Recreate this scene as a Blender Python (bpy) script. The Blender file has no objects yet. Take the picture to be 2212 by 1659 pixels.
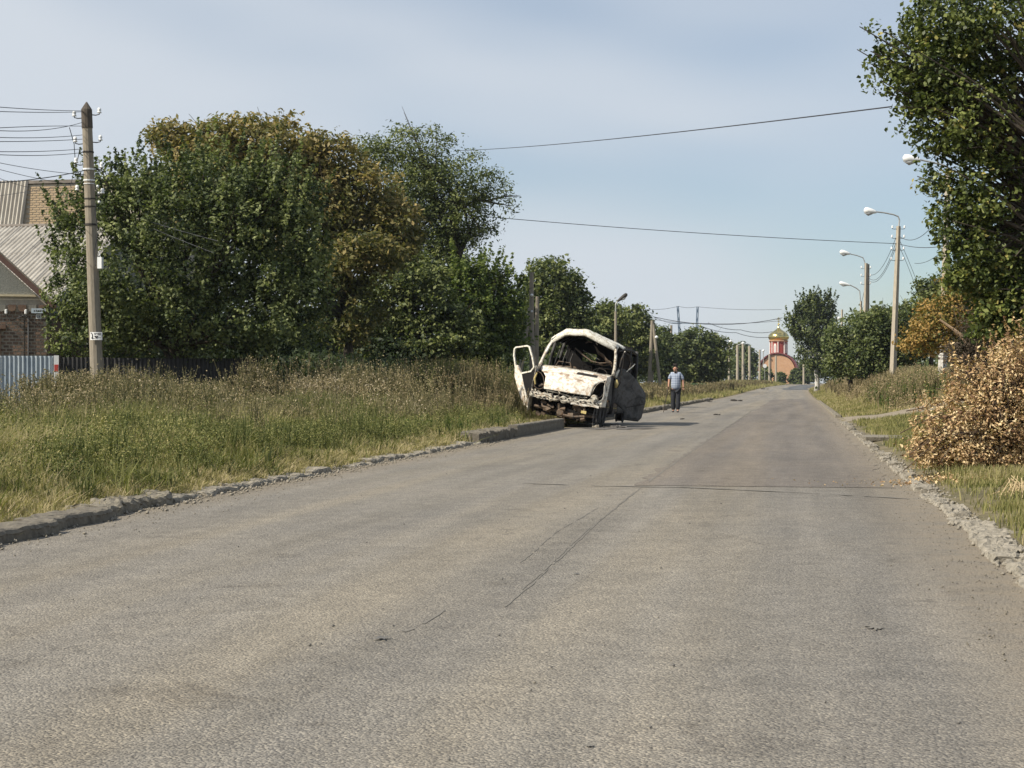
import bpy, math, random
import numpy as np
from mathutils import Vector, Matrix, Euler
sc = bpy.context.scene
col = sc.collection
R = math.radians

# ------------------------------------------------------------------ camera, light, sky, exposure
F, UC, VC, HZ, EYE, YAW = 3600.0, 1106.0, 829.5, 829.0, 1.05, R(9.71)
SUN_AZ, SUN_EL = math.atan2(-0.78, -0.62), R(43)          # towards the sun: left and behind the viewer
cam = bpy.data.cameras.new('camera'); cam_o = bpy.data.objects.new('camera', cam); col.objects.link(cam_o)
cam.sensor_width = 36; cam.lens = F/2212*36; cam.clip_end = 9000; cam.clip_start = .1
cam_o.location = (0, 0, EYE); cam_o.rotation_euler = (R(90), 0, YAW)
sc.camera = cam_o
w = bpy.data.worlds.new('World'); sc.world = w; w.use_nodes = True
nt = w.node_tree; nt.nodes.clear()
def N(nt, t, **k):
    n = nt.nodes.new(t)
    for a, b in k.items():
        if a.startswith('i_'): n.inputs[a[2:].replace('_', ' ')].default_value = b
        else: setattr(n, a, b)
    return n
sky = N(nt, 'ShaderNodeTexSky', sky_type='NISHITA', sun_disc=False, sun_elevation=SUN_EL, sun_rotation=SUN_AZ)
sky.air_density = 1.0; sky.dust_density = .5; sky.ozone_density = 2.2
tc = N(nt, 'ShaderNodeTexCoord'); mp = N(nt, 'ShaderNodeMapping')
mp.inputs['Scale'].default_value = (1.5, 1.5, 4.2); mp.inputs['Rotation'].default_value = (R(14), R(-22), 0); mp.inputs['Location'].default_value = (.95, .1, .55)
nz = N(nt, 'ShaderNodeTexNoise', i_Scale=1.15, i_Detail=3.0, i_Roughness=.35, i_Distortion=.2)
cr = N(nt, 'ShaderNodeMapRange'); cr.interpolation_type = 'SMOOTHSTEP'
for k, v in zip(('From Min', 'From Max', 'To Min', 'To Max'), (.37, .60, .12, .95)): cr.inputs[k].default_value = v
mx = N(nt, 'ShaderNodeMix', data_type='RGBA'); mx.inputs[7].default_value = (5.2, 5.6, 6.1, 1)
bg = N(nt, 'ShaderNodeBackground', i_Strength=.095); ow = N(nt, 'ShaderNodeOutputWorld')
L = nt.links.new
L(tc.outputs['Generated'], mp.inputs[0]); L(mp.outputs[0], nz.inputs[0]); L(nz.outputs[0], cr.inputs[0])
L(cr.outputs[0], mx.inputs[0]); hs = N(nt, 'ShaderNodeHueSaturation'); hs.inputs['Saturation'].default_value = 1.18; hs.inputs['Value'].default_value = .80; L(sky.outputs[0], hs.inputs['Color']); L(hs.outputs[0], mx.inputs[6]); L(mx.outputs[2], bg.inputs[0]); L(bg.outputs[0], ow.inputs[0])
sl = bpy.data.lights.new('sun', 'SUN'); sl.energy = 4.6; sl.angle = R(.55); sl.color = (1, .93, .80)
so = bpy.data.objects.new('sun', sl); col.objects.link(so)
sd = Vector((math.sin(SUN_AZ)*math.cos(SUN_EL), math.cos(SUN_AZ)*math.cos(SUN_EL), math.sin(SUN_EL)))
so.rotation_euler = sd.to_track_quat('Z', 'Y').to_euler(); so.location = (-20, -10, 30)
sc.view_settings.view_transform = 'Standard'; sc.view_settings.look = 'None'
sc.view_settings.gamma = 1; sc.view_settings.use_curve_mapping = False
sc.view_settings.exposure = 0.43
sc.render.engine = 'CYCLES'
sc.cycles.max_bounces = 5; sc.cycles.diffuse_bounces = 2; sc.cycles.glossy_bounces = 2; sc.cycles.transmission_bounces = 3
sc.cycles.volume_bounces = 0; sc.cycles.caustics_reflective = False; sc.cycles.caustics_refractive = False
sc.cycles.use_denoising = True
try: sc.cycles.denoising_prefilter = 'ACCURATE'
except Exception: pass
sc.cycles.volume_max_steps = 64; sc.cycles.volume_step_rate = 5

# ------------------------------------------------------------------ helpers
FW = Vector((-math.sin(YAW), math.cos(YAW), 0)); RT = Vector((math.cos(YAW), math.sin(YAW), 0))
def P(u, d):                       # column of the picture + distance -> place on the ground plan
    p = FW*d + RT*((u-UC)/F*d); return p.x, p.y
def Z(v, d): return EYE + (HZ-v)/F*d
def P3(u, v, d): x, y = P(u, d); return Vector((x, y, Z(v, d)))
def onx(u, x):                     # where the sight line of column u meets the line X = x: y and distance
    al = math.atan((UC-u)/F) + YAW; y = -x/math.tan(al); return y, (Vector((x, y, 0)).dot(FW))
def sstep(a, b, t):
    t = np.clip((t-a)/(b-a), 0, 1); return t*t*(3-2*t)
def shift(y): return np.maximum(0, y-180)**2*0.00016
def rise(y): return 1.0*sstep(120, 380, y)
def G(x, y):                       # height of the ground
    x = np.asarray(x, float); y = np.asarray(y, float)
    xe = x - shift(y)
    l = .10*sstep(-5.45, -6.0, xe) + .14*sstep(-6.5, -14, xe)
    r = .05*sstep(1.2, 1.7, xe) + sstep(1.6, 5.5, xe)*(.12 + .75*sstep(30, 70, y))*(1-.5*sstep(150, 260, y))
    road = sstep(-5.52, -5.40, xe)*sstep(1.22, 1.10, xe)
    return l + r + rise(y) - .05*road
rng = np.random.default_rng(7); rnd = random.Random(5)

ORG = {}
def meta(o, label=None, cat=None, group=None, kind=None):
    if label: o['label'] = label
    if cat: o['category'] = cat
    if group: o['group'] = group
    if kind: o['kind'] = kind
    return o
def thing(name, loc, label, cat, group=None, rot=(0, 0, 0)):
    o = bpy.data.objects.new(name, None); col.objects.link(o); o.location = loc; o.rotation_euler = rot
    o.empty_display_size = .2
    ORG[o.name] = Vector(loc) if rot == (0, 0, 0) else Vector((0, 0, 0))
    return meta(o, label, cat, group)
def link(name, me, parent=None, org=None):
    o = bpy.data.objects.new(name, me); col.objects.link(o)
    if parent: o.parent = parent; ORG[o.name] = ORG[parent.name]
    else: ORG[o.name] = Vector((0, 0, 0))
    return o
class MB:
    def __init__(s): s.v = []; s.f = []; s.m = []; s.mi = 0
    def add(s, vs, fs):
        b = len(s.v); s.v += [tuple(p) for p in vs]; s.f += [tuple(i+b for i in f) for f in fs]; s.m += [s.mi]*len(fs); return s
    def box(s, a, b, mat=None):
        (x0, y0, z0), (x1, y1, z1) = a, b
        vs = [(x0,y0,z0),(x1,y0,z0),(x1,y1,z0),(x0,y1,z0),(x0,y0,z1),(x1,y0,z1),(x1,y1,z1),(x0,y1,z1)]
        if mat: vs = [mat @ Vector(p) for p in vs]
        return s.add(vs, [(0,3,2,1),(4,5,6,7),(0,1,5,4),(1,2,6,5),(2,3,7,6),(3,0,4,7)])
    def tube(s, pts, r, n=6, cap=True):
        pts = [Vector(p) for p in pts]; rs = r if isinstance(r, (list, tuple)) else [r]*len(pts)
        vs = []; fs = []; prev = None
        for i, p in enumerate(pts):
            t = (pts[min(i+1, len(pts)-1)] - pts[max(i-1, 0)]).normalized()
            if prev is None:
                a = t.cross(Vector((0, 0, 1)));
                if a.length < .1: a = t.cross(Vector((1, 0, 0)))
            else: a = prev - t*prev.dot(t)
            a.normalize(); prev = a; b = t.cross(a)
            for k in range(n):
                an = 2*math.pi*k/n; vs.append(p + (a*math.cos(an)+b*math.sin(an))*rs[i])
        for i in range(len(pts)-1):
            for k in range(n): fs.append((i*n+k, i*n+(k+1) % n, (i+1)*n+(k+1) % n, (i+1)*n+k))
        if cap: fs.append(tuple(range(n))[::-1]); fs.append(tuple((len(pts)-1)*n+k for k in range(n)))
        return s.add(vs, fs)
    def grid(s, P_):                # P_: rows of points
        n, m = len(P_), len(P_[0])
        return s.add([p for r in P_ for p in r], [(i*m+j, i*m+j+1, (i+1)*m+j+1, (i+1)*m+j) for i in range(n-1) for j in range(m-1)])
    def lathe(s, prof, c=(0, 0, 0), n=16):
        c = Vector(c)
        return s.grid([[c+Vector((r*math.cos(2*math.pi*k/n), r*math.sin(2*math.pi*k/n), z)) for k in range(n+1)] for r, z in prof])
    def prism(s, poly, fn, t0, t1):  # poly of (a,b), fn(a,b,t)->point
        n = len(poly); vs = [fn(a, b, t0) for a, b in poly]+[fn(a, b, t1) for a, b in poly]
        return s.add(vs, [tuple(range(n))[::-1], tuple(range(n, 2*n))]+[(i, (i+1) % n, n+(i+1) % n, n+i) for i in range(n)])
    def build(s, name, mat, parent=None, smooth=False, local=False, solid=0, jit=0):
        me = bpy.data.meshes.new(name); o = link(name, me, parent)
        og = Vector((0, 0, 0)) if local else (ORG[parent.name] if parent else Vector((0, 0, 0)))
        vs = [tuple(Vector(p)-og) for p in s.v]
        if jit:
            vs = [tuple(c+rnd.uniform(-jit, jit) for c in p) for p in vs]
        me.from_pydata(vs, [], s.f)
        for m in (mat if isinstance(mat, list) else [mat]): me.materials.append(m)
        if isinstance(mat, list): me.polygons.foreach_set('material_index', s.m)
        if smooth: me.polygons.foreach_set('use_smooth', [True]*len(me.polygons))
        me.update()
        if solid:
            md = o.modifiers.new('thick', 'SOLIDIFY'); md.thickness = solid; md.offset = 0
        return o
def npmesh(name, V, Fq, mat, parent=None, attr=None, k=4, smooth=False):
    """V (n,3), Fq (m,k) faces; attr per face"""
    me = bpy.data.meshes.new(name); o = link(name, me, parent)
    og = np.array(ORG[parent.name]) if parent else np.zeros(3)
    V = (V-og).astype(np.float32); Fq = Fq.astype(np.int32)
    me.vertices.add(len(V)); me.vertices.foreach_set('co', V.ravel())
    me.loops.add(Fq.size); me.loops.foreach_set('vertex_index', Fq.ravel())
    me.polygons.add(len(Fq)); me.polygons.foreach_set('loop_start', np.arange(0, Fq.size, k, dtype=np.int32))
    me.polygons.foreach_set('loop_total', np.full(len(Fq), k, np.int32))
    if attr is not None:
        a = me.attributes.new('tone', 'FLOAT', 'FACE'); a.data.foreach_set('value', attr.astype(np.float32))
    me.update(calc_edges=True); me.materials.append(mat)
    if smooth: me.polygons.foreach_set('use_smooth', np.ones(len(Fq), bool))
    return o

# ------------------------------------------------------------------ materials
def newmat(name):
    m = bpy.data.materials.new(name); m.use_nodes = True; t = m.node_tree; t.nodes.clear()
    o = t.nodes.new('ShaderNodeOutputMaterial'); return m, t, o
def ramp(t, stops, src):
    c = t.nodes.new('ShaderNodeValToRGB'); e = c.color_ramp.elements
    while len(e) < len(stops): e.new(.5)
    for i, (p, k) in enumerate(stops): e[i].position = p; e[i].color = (*k, 1)
    t.links.new(src, c.inputs[0]); return c.outputs[0]
def noise(t, scale, detail=4, rough=.55, vec=None, dist=0):
    n = t.nodes.new('ShaderNodeTexNoise'); n.inputs['Scale'].default_value = scale; n.inputs['Detail'].default_value = detail
    n.inputs['Roughness'].default_value = rough; n.inputs['Distortion'].default_value = dist
    if vec is None: vec = t.nodes.new('ShaderNodeTexCoord').outputs['Object']
    t.links.new(vec, n.inputs[0]); return n.outputs[0]
def mapv(t, scale, src=None):
    m = t.nodes.new('ShaderNodeMapping'); m.inputs['Scale'].default_value = scale
    t.links.new(src or t.nodes.new('ShaderNodeTexCoord').outputs['Object'], m.inputs[0]); return m.outputs[0]
def mixc(t, fac, a, b, bt='MIX'):
    m = t.nodes.new('ShaderNodeMix'); m.data_type = 'RGBA'; m.blend_type = bt
    for s, i in ((fac, 0), (a, 6), (b, 7)):
        if isinstance(s, (int, float)): m.inputs[i].default_value = s
        elif isinstance(s, tuple): m.inputs[i].default_value = (*s, 1)
        else: t.links.new(s, m.inputs[i])
    return m.outputs[2]
def mr(t, src, a, b, c=0, d=1):
    m = t.nodes.new('ShaderNodeMapRange')
    for k, v in zip((1, 2, 3, 4), (a, b, c, d)): m.inputs[k].default_value = v
    t.links.new(src, m.inputs[0]); return m.outputs[0]
def pbsdf(t, o, colr, rough=.8, metal=0, bump=None, bd=.01, spec=.3):
    b = t.nodes.new('ShaderNodeBsdfPrincipled'); b.inputs['Roughness'].default_value = rough; b.inputs['Metallic'].default_value = metal
    b.inputs['Specular IOR Level'].default_value = spec
    if isinstance(colr, tuple): b.inputs[0].default_value = (*colr, 1)
    else: t.links.new(colr, b.inputs[0])
    if bump is not None:
        bn = t.nodes.new('ShaderNodeBump'); bn.inputs['Distance'].default_value = bd; bn.inputs['Strength'].default_value = 1
        t.links.new(bump, bn.inputs['Height']); t.links.new(bn.outputs[0], b.inputs['Normal'])
    t.links.new(b.outputs[0], o.inputs[0]); return b
def simple(name, c1, c2, scale=6, rough=.85, metal=0, stretch=(1, 1, 1), bd=.004, detail=6, spec=.3):
    m, t, o = newmat(name); v = mapv(t, stretch); n = noise(t, scale, detail, .65, v)
    pbsdf(t, o, ramp(t, [(.3, c1), (.7, c2)], n), rough, metal, n, bd, spec); return m
def leafmat(name, stops, trans=.3, rough=.55, patch=.5):
    m, t, o = newmat(name); a = t.nodes.new('ShaderNodeAttribute'); a.attribute_name = 'tone'
    c = ramp(t, stops, a.outputs['Fac'])
    b = t.nodes.new('ShaderNodeBsdfPrincipled'); b.inputs['Roughness'].default_value = rough; b.inputs['Specular IOR Level'].default_value = .25
    t.links.new(c, b.inputs[0]); tr = t.nodes.new('ShaderNodeBsdfTranslucent')
    t.links.new(mixc(t, 1.0, c, (1.0, 1.15, .6), 'MULTIPLY'), tr.inputs[0])
    mxs = t.nodes.new('ShaderNodeMixShader'); mxs.inputs[0].default_value = trans
    t.links.new(b.outputs[0], mxs.inputs[1]); t.links.new(tr.outputs[0], mxs.inputs[2]); t.links.new(mxs.outputs[0], o.inputs[0]); return m

def road_material(name, base, dust_edges=True, dark=1.0):
    m, t, o = newmat(name); tcn = t.nodes.new('ShaderNodeTexCoord').outputs['Object']
    big = noise(t, .35, 4, .6, tcn); strk = noise(t, 1.0, 5, .6, mapv(t, (1.7, .10, 1), tcn), .3)
    mid = noise(t, 4.0, 5, .6, tcn, .4)
    vo = t.nodes.new('ShaderNodeTexVoronoi'); vo.inputs['Scale'].default_value = 95; t.links.new(tcn, vo.inputs[0])
    vo2 = t.nodes.new('ShaderNodeTexVoronoi'); vo2.inputs['Scale'].default_value = 36; t.links.new(tcn, vo2.inputs[0])
    g = noise(t, 60, 3, .7, tcn)
    c = ramp(t, [(.30, tuple(k*.80*dark for k in base)), (.72, tuple(k*1.16*dark for k in base))], strk)
    trk = noise(t, 1.0, 3, .5, mapv(t, (1.15, .02, 1), tcn)); c = mixc(t, .8, c, ramp(t, [(.36, (.86, .87, .90)), (.5, (1, 1, 1)), (.64, (1.12, 1.08, 1.0))], trk), 'MULTIPLY')
    st = noise(t, 1.7, 7, .68, tcn, .8); c = mixc(t, .9, c, ramp(t, [(.30, (.70, .69, .68)), (.40, (1, 1, 1)), (.66, (1, 1, 1)), (.76, (1.16, 1.14, 1.10))], st), 'MULTIPLY')
    wv_ = t.nodes.new('ShaderNodeTexVoronoi'); wv_.feature = 'DISTANCE_TO_EDGE'; wv_.inputs['Scale'].default_value = .55; wm = t.nodes.new('ShaderNodeVectorMath'); wm.operation = 'ADD'
    wn0 = t.nodes.new('ShaderNodeTexNoise'); wn0.inputs['Scale'].default_value = 2.2; wn0.inputs['Detail'].default_value = 6; t.links.new(tcn, wn0.inputs[0]); t.links.new(tcn, wm.inputs[0]); t.links.new(wn0.outputs[1], wm.inputs[1]); t.links.new(wm.outputs[0], wv_.inputs[0])
    ck = t.nodes.new('ShaderNodeMath'); ck.operation = 'MULTIPLY'; t.links.new(mr(t, wv_.outputs[0], .003, .010, 1, 0), ck.inputs[0]); t.links.new(mr(t, big, .52, .60, 0, .55), ck.inputs[1])
    c = mixc(t, ck.outputs[0], c, (.10, .09, .08))
    c = mixc(t, .6, c, ramp(t, [(.3, (.84, .85, .88)), (.7, (1.12, 1.09, 1.05))], big), 'MULTIPLY')
    c = mixc(t, .7, c, ramp(t, [(.34, (.84, .84, .84)), (.66, (1.10, 1.10, 1.10))], mid), 'MULTIPLY')
    c = mixc(t, .9, c, ramp(t, [(.0, (.62, .60, .58)), (.45, (1, 1, 1)), (1, (1.7, 1.65, 1.55))], vo.outputs['Color']), 'MULTIPLY')
    c = mixc(t, .55, c, ramp(t, [(.36, (.7, .7, .7)), (.6, (1.2, 1.2, 1.2))], g), 'MULTIPLY')
    sx = t.nodes.new('ShaderNodeSeparateXYZ'); t.links.new(tcn, sx.inputs[0])
    if dust_edges:
        e1 = mr(t, sx.outputs[0], -4.9, -5.5, 0, 1); e2 = mr(t, sx.outputs[0], .45, 1.15, 0, 1)
        ad = t.nodes.new('ShaderNodeMath'); ad.operation = 'MAXIMUM'; t.links.new(e1, ad.inputs[0]); t.links.new(e2, ad.inputs[1])
        ml = t.nodes.new('ShaderNodeMath'); ml.operation = 'MULTIPLY'; t.links.new(ad.outputs[0], ml.inputs[0]); t.links.new(mr(t, mid, .3, .6, .3, 1), ml.inputs[1])
        c = mixc(t, ml.outputs[0], c, ramp(t, [(.3, (.20, .165, .12)), (.7, (.27, .225, .165))], g))
    hsum = t.nodes.new('ShaderNodeMath'); hsum.operation = 'MULTIPLY_ADD'; t.links.new(vo.outputs[0], hsum.inputs[0]); hsum.inputs[1].default_value = -1; t.links.new(g, hsum.inputs[2])
    pbsdf(t, o, c, .88, 0, hsum.outputs[0], .006, .25); return m
M = {}
M['road'] = road_material('asphalt', (.205, .189, .163))
M['patch'] = road_material('asphalt_patch', (.172, .154, .135), True, .98)
M['farpatch'] = road_material('asphalt_new', (.11, .115, .12), False)
M['tar'] = simple('tar', (.10, .094, .086), (.15, .14, .125), 30, .6, bd=.003)
M['oil'] = simple('oil_stain', (.07, .068, .066), (.10, .095, .09), 25, .7)
M['seam'] = simple('tar_seam', (.15, .137, .118), (.205, .188, .16), 60, .9, bd=.001)
def ground_mat():
    m, t, o = newmat('ground_soil'); tcn = t.nodes.new('ShaderNodeTexCoord').outputs['Object']
    a = noise(t, .6, 6, .65, tcn); b = noise(t, 9, 6, .7, tcn)
    c = ramp(t, [(.35, (.115, .105, .06)), (.5, (.17, .145, .09)), (.65, (.23, .19, .125))], a)
    c = mixc(t, .8, c, ramp(t, [(.3, (.6, .6, .6)), (.7, (1.3, 1.3, 1.25))], b), 'MULTIPLY')
    pbsdf(t, o, c, .95, 0, b, .03, .1); return m
M['ground'] = ground_mat()
M['dirt'] = simple('dirt_path', (.19, .155, .11), (.30, .255, .19), 8, .95, bd=.01)
M['concrete'] = simple('kerb_concrete', (.15, .13, .10), (.28, .25, .195), 24, .95, bd=.02)
M['concrete_pale'] = simple('kerb_concrete_pale', (.18, .16, .125), (.37, .33, .265), 22, .95, bd=.02)
M['concrete_dark'] = simple('kerb_concrete_dark', (.10, .088, .07), (.21, .185, .145), 12, .95, bd=.02)
M['pole'] = simple('pole_concrete', (.20, .17, .13), (.31, .27, .21), 9, .9, stretch=(3, 3, .5), bd=.004)
M['pole_pale'] = simple('pole_concrete_pale', (.30, .26, .20), (.46, .40, .31), 9, .9, stretch=(3, 3, .5), bd=.004)
M['pole_dark'] = simple('pole_tarred', (.055, .045, .035), (.12, .10, .08), 9, .9)
M['whitewash'] = simple('whitewash', (.30, .27, .23), (.70, .68, .63), 12, .9)
M['wire'] = simple('wire_dark', (.03, .03, .035), (.05, .05, .055), 5, .6)
M['wire_pale'] = simple('wire_weathered', (.12, .12, .12), (.18, .18, .18), 5, .6)
M['iron'] = simple('iron_dark', (.03, .028, .026), (.07, .06, .05), 20, .6, .3)
M['galv'] = simple('lamp_steel', (.30, .30, .29), (.42, .42, .40), 10, .5, .3)
M['white'] = simple('white_enamel', (.72, .73, .72), (.84, .84, .82), 8, .35, spec=.5)
M['glassgrey'] = simple('lamp_glass', (.35, .36, .36), (.5, .5, .5), 8, .2, spec=.6)
M['bark'] = simple('bark', (.035, .028, .02), (.10, .08, .06), 10, .95, stretch=(2, 2, .5), bd=.02)
M['bark_pale'] = simple('bark_pale', (.20, .17, .13), (.36, .32, .25), 10, .95, stretch=(2, 2, .5), bd=.01)
M['twig'] = simple('twig', (.05, .035, .025), (.13, .09, .06), 10, .9)
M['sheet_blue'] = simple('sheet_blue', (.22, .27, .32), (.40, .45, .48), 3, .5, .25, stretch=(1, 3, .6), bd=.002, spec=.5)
M['sheet_shade_dark'] = simple('sheet_shade_dark', (.022, .022, .022), (.045, .042, .04), 3, .7)  # near black: shade of the trees over the fence is in this colour
M['fence_green'] = simple('fence_green', (.015, .06, .05), (.03, .10, .08), 3, .6)
M['asbestos'] = simple('asbestos_sheet', (.34, .31, .265), (.58, .54, .47), 2.5, .95, stretch=(1.5, .5, .5))
M['asbestos_dark'] = simple('asbestos_sheet_dark', (.15, .13, .11), (.25, .22, .19), 2.5, .95)
M['brick_brown'] = simple('brick_brown', (.125, .080, .056), (.22, .15, .105), 6, .9)
M['brick_tan'] = simple('brick_tan', (.33, .24, .15), (.48, .37, .24), 6, .9)
M['brick_grey'] = simple('brick_grey', (.20, .19, .16), (.28, .265, .225), 6, .9)
M['mortar'] = simple('mortar', (.36, .32, .25), (.50, .45, .36), 12, .95)
M['stucco'] = simple('stucco_grey', (.20, .20, .18), (.30, .30, .26), 30, .95, bd=.01)
M['fascia'] = simple('fascia_red', (.12, .07, .055), (.17, .10, .08), 5, .7)
M['cream'] = simple('cream_trim', (.50, .43, .28), (.60, .52, .36), 5, .8)
M['signpaper'] = simple('sign_paper', (.66, .66, .64), (.80, .80, .78), 15, .7)
M['signblue'] = simple('sign_blue', (.42, .50, .56), (.60, .66, .70), 15, .5)
M['ink'] = simple('ink', (.02, .02, .025), (.04, .04, .045), 15, .7)
M['red'] = simple('red_paint', (.42, .05, .04), (.55, .09, .07), 9, .6)
M['church_red'] = simple('church_red', (.26, .045, .035), (.34, .07, .055), 2, .7)
M['church_roof'] = simple('church_roof_red', (.36, .08, .06), (.44, .12, .09), 1, .5, spec=.5)
M['church_roof_dark'] = simple('church_roof_rim', (.13, .035, .035), (.18, .05, .045), 2, .6)
M['church_brick'] = simple('church_brick', (.42, .24, .14), (.52, .32, .19), 3, .9)
M['church_white'] = simple('church_white', (.66, .60, .54), (.78, .72, .66), 3, .8)
m_, t_, o_ = newmat('gilded_dome'); pbsdf(t_, o_, (.62, .50, .20), .22, 1.0); M['gold'] = m_
M['pylon'] = simple('pylon_paint', (.06, .10, .15), (.09, .14, .20), 3, .6)
M['litter'] = simple('debris_dark', (.02, .018, .016), (.08, .07, .06), 20, .9)

# burnt car body
def burnt(name, ash, soot, rust, thr, scale=3.2, rough=.75):
    m, t, o = newmat(name); v = t.nodes.new('ShaderNodeTexCoord').outputs['Object']
    a = noise(t, scale, 7, .62, v, .5); b = noise(t, scale*4.2, 6, .7, v, .6); d = noise(t, scale*13, 4, .7, mapv(t, (1, 1, .55), v))
    c = ramp(t, [(.35, tuple(k*.80 for k in ash)), (.6, ash)], d)
    c = mixc(t, ramp_f(t, b, .47, .62), c, rust)
    c = mixc(t, ramp_f(t, a, thr, thr+.13), c, soot)
    c = mixc(t, ramp_f(t, d, .60, .74), c, tuple(k*1.6 for k in soot))
    pbsdf(t, o, c, rough, 0, b, .006, .35); return m
def ramp_f(t, src, a, b): return mr(t, src, a, b)
M['burnt_white'] = burnt('burnt_paint_white', (.86, .82, .72), (.30, .21, .14), (.50, .38, .27), .515)
M['burnt_roof'] = burnt('burnt_paint_roof', (.82, .79, .69), (.20, .17, .13), (.44, .38, .28), .64)
M['burnt_mix'] = burnt('burnt_paint_mixed', (.64, .60, .50), (.05, .042, .036), (.32, .23, .15), .50, 4.5)
M['burnt_dark'] = burnt('burnt_paint_sooty', (.085, .082, .08), (.022, .020, .02), (.06, .052, .046), .52)
M['burnt_black'] = burnt('burnt_black', (.028, .025, .022), (.010, .010, .010), (.05, .035, .024), .5)
M['burnt_grey'] = burnt('burnt_grey', (.125, .122, .118), (.032, .031, .030), (.08, .07, .06), .50, 3)
M['burnt_rust'] = burnt('burnt_rust', (.16, .12, .085), (.03, .026, .024), (.14, .085, .05), .52, 6)
M['char_shade'] = simple('charred_shade_inside', (.006, .006, .006), (.018, .016, .015), 8, .95)  # charred, and near black to hold the shade inside the van
M['ochre'] = simple('ochre_plastic', (.42, .32, .11), (.56, .45, .20), 12, .7)
M['ash'] = simple('ash_pile', (.03, .028, .026), (.22, .20, .18), 22, .95, bd=.01)

# leaves (tone 0..1 picks the leaf's own colour, undergrowth set low for shade)
M['leaf_dark'] = leafmat('leaves_dark_green', [(0, (.024, .038, .016)), (.45, (.085, .110, .040)), (1, (.24, .265, .105))])
M['leaf_chest'] = leafmat('leaves_turning', [(0, (.055, .065, .022)), (.35, (.14, .135, .042)), (.7, (.26, .21, .080)), (1, (.36, .27, .11))])
M['leaf_mid'] = leafmat('leaves_mid_green', [(0, (.030, .045, .017)), (.45, (.105, .130, .042)), (1, (.26, .275, .100))])
M['leaf_fresh'] = leafmat('leaves_bright_green', [(0, (.040, .068, .016)), (.5, (.11, .145, .032)), (1, (.22, .25, .06))])
M['leaf_yellow'] = leafmat('leaves_yellow', [(0, (.07, .10, .025)), (.35, (.16, .15, .04)), (.7, (.33, .20, .06)), (1, (.42, .27, .09))])
M['leaf_dry'] = leafmat('leaves_dry', [(0, (.14, .075, .045)), (.35, (.36, .225, .12)), (.7, (.60, .415, .22)), (1, (.80, .63, .38))], .22, .8)
M['leaf_near'] = leafmat('leaves_near_tree', [(0, (.030, .045, .015)), (.45, (.105, .130, .035)), (.93, (.25, .275, .080)), (1, (.36, .31, .10))], .28, .45)
M['grass'] = leafmat('grass_blades', [(0, (.065, .078, .028)), (.30, (.185, .185, .062)), (.55, (.29, .262, .105)), (.8, (.38, .315, .17)), (1, (.48, .39, .24))], .3, .75)
M['weed'] = leafmat('weed_dry', [(0, (.075, .078, .036)), (.4, (.19, .168, .085)), (.75, (.36, .28, .165)), (1, (.50, .42, .30))], .2, .85)
M['weed_green'] = leafmat('weed_green', [(0, (.055, .072, .024)), (.45, (.165, .175, .058)), (.75, (.29, .265, .105)), (1, (.42, .36, .17))], .25, .8)
M['seed'] = leafmat('weed_reddish', [(0, (.11, .10, .05)), (.5, (.26, .205, .115)), (1, (.42, .32, .20))], .2, .85)

# ------------------------------------------------------------------ ground, road
def vn(x, y, s, seed=0):           # smooth pseudo-noise in 0..1
    r = np.random.default_rng(seed); out = 0
    for i in range(5):
        a = r.uniform(0, 6.28); k = s*r.uniform(.6, 1.9); out = out + np.sin((x*math.cos(a)+y*math.sin(a))*k + r.uniform(0, 6.28))
    return np.clip(.5+out/5*.9, 0, 1)
ys = np.concatenate([np.arange(-30, 60, 1.0), np.arange(60, 200, 2.5), np.arange(200, 460, 6), np.array([480, 520, 600, 800, 1200, 2000, 3500])])
def sheet(name, xs, ys, zoff, mat, lab=None, usey=True, kind='structure', wob=0):
    X, Y = np.meshgrid(xs, ys); S = shift(np.minimum(Y, 460))
    XX = X + S
    if wob:
        XX = XX + wob*(vn(Y, X*0, 2.3, 4)-.5)*((X == xs[0])*1.0 + (X == xs[-1])*1.0) + wob*(vn(Y, X*0, 7, 9)-.5)*((X == xs[0])*1.0 + (X == xs[-1])*1.0)
    Zz = (G(XX, Y) if zoff is None else rise(Y)+zoff)
    if zoff is None: Zz = Zz + (vn(X, Y, 3, 2)-.5)*.03*(np.abs(X+2.2) > 3.6)
    V = np.stack([XX, Y, Zz], -1).reshape(-1, 3); n, m = X.shape
    i = np.arange((n-1)*m).reshape(n-1, m)[:, :-1].ravel()
    Fq = np.stack([i, i+1, i+m+1, i+m], -1)
    o = npmesh(name, V, Fq, mat, smooth=True); meta(o, lab, kind=kind); return o
xs = np.unique(np.concatenate([np.array([-2500, -900, -400, -200, -100, -60, -40, -30, -24]), np.arange(-20, -5.6, .7), [-5.6, -5.5, -5.4, -5.3], np.arange(-5, 1, 1.5), [1.0, 1.1, 1.2, 1.3, 1.5], np.arange(1.8, 12, .6), np.array([14, 18, 24, 34, 50, 80, 130, 250, 500, 1000, 2500])]))
sheet('ground', xs, ys, None, M['ground'], 'dry soil of the verges either side of the road')
ry = np.concatenate([np.arange(-30, 60, .35), np.arange(60, 200, 2.0), np.arange(200, 461, 5)])
sheet('road', np.array([-5.60, -5.3, -4, -2.2, -1.0, .3, 1.1, 1.34]), ry, 0.0, M['road'], 'worn grey two lane asphalt road', wob=.22)
py_ = np.concatenate([np.arange(17.2, 60, .35), np.arange(60, 118, 2)])
sheet('road_patch', np.array([-1.66, -.8, .1, .98]), py_, .004, M['patch'], 'browner resurfaced lane with a straight left edge', wob=.10)
sheet('road_far_patch', np.array([-2.2, .2, 1.05]), np.arange(215, 330, 5.), .02, M['farpatch'], 'dark new asphalt where the road bends away', wob=.5)
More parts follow.
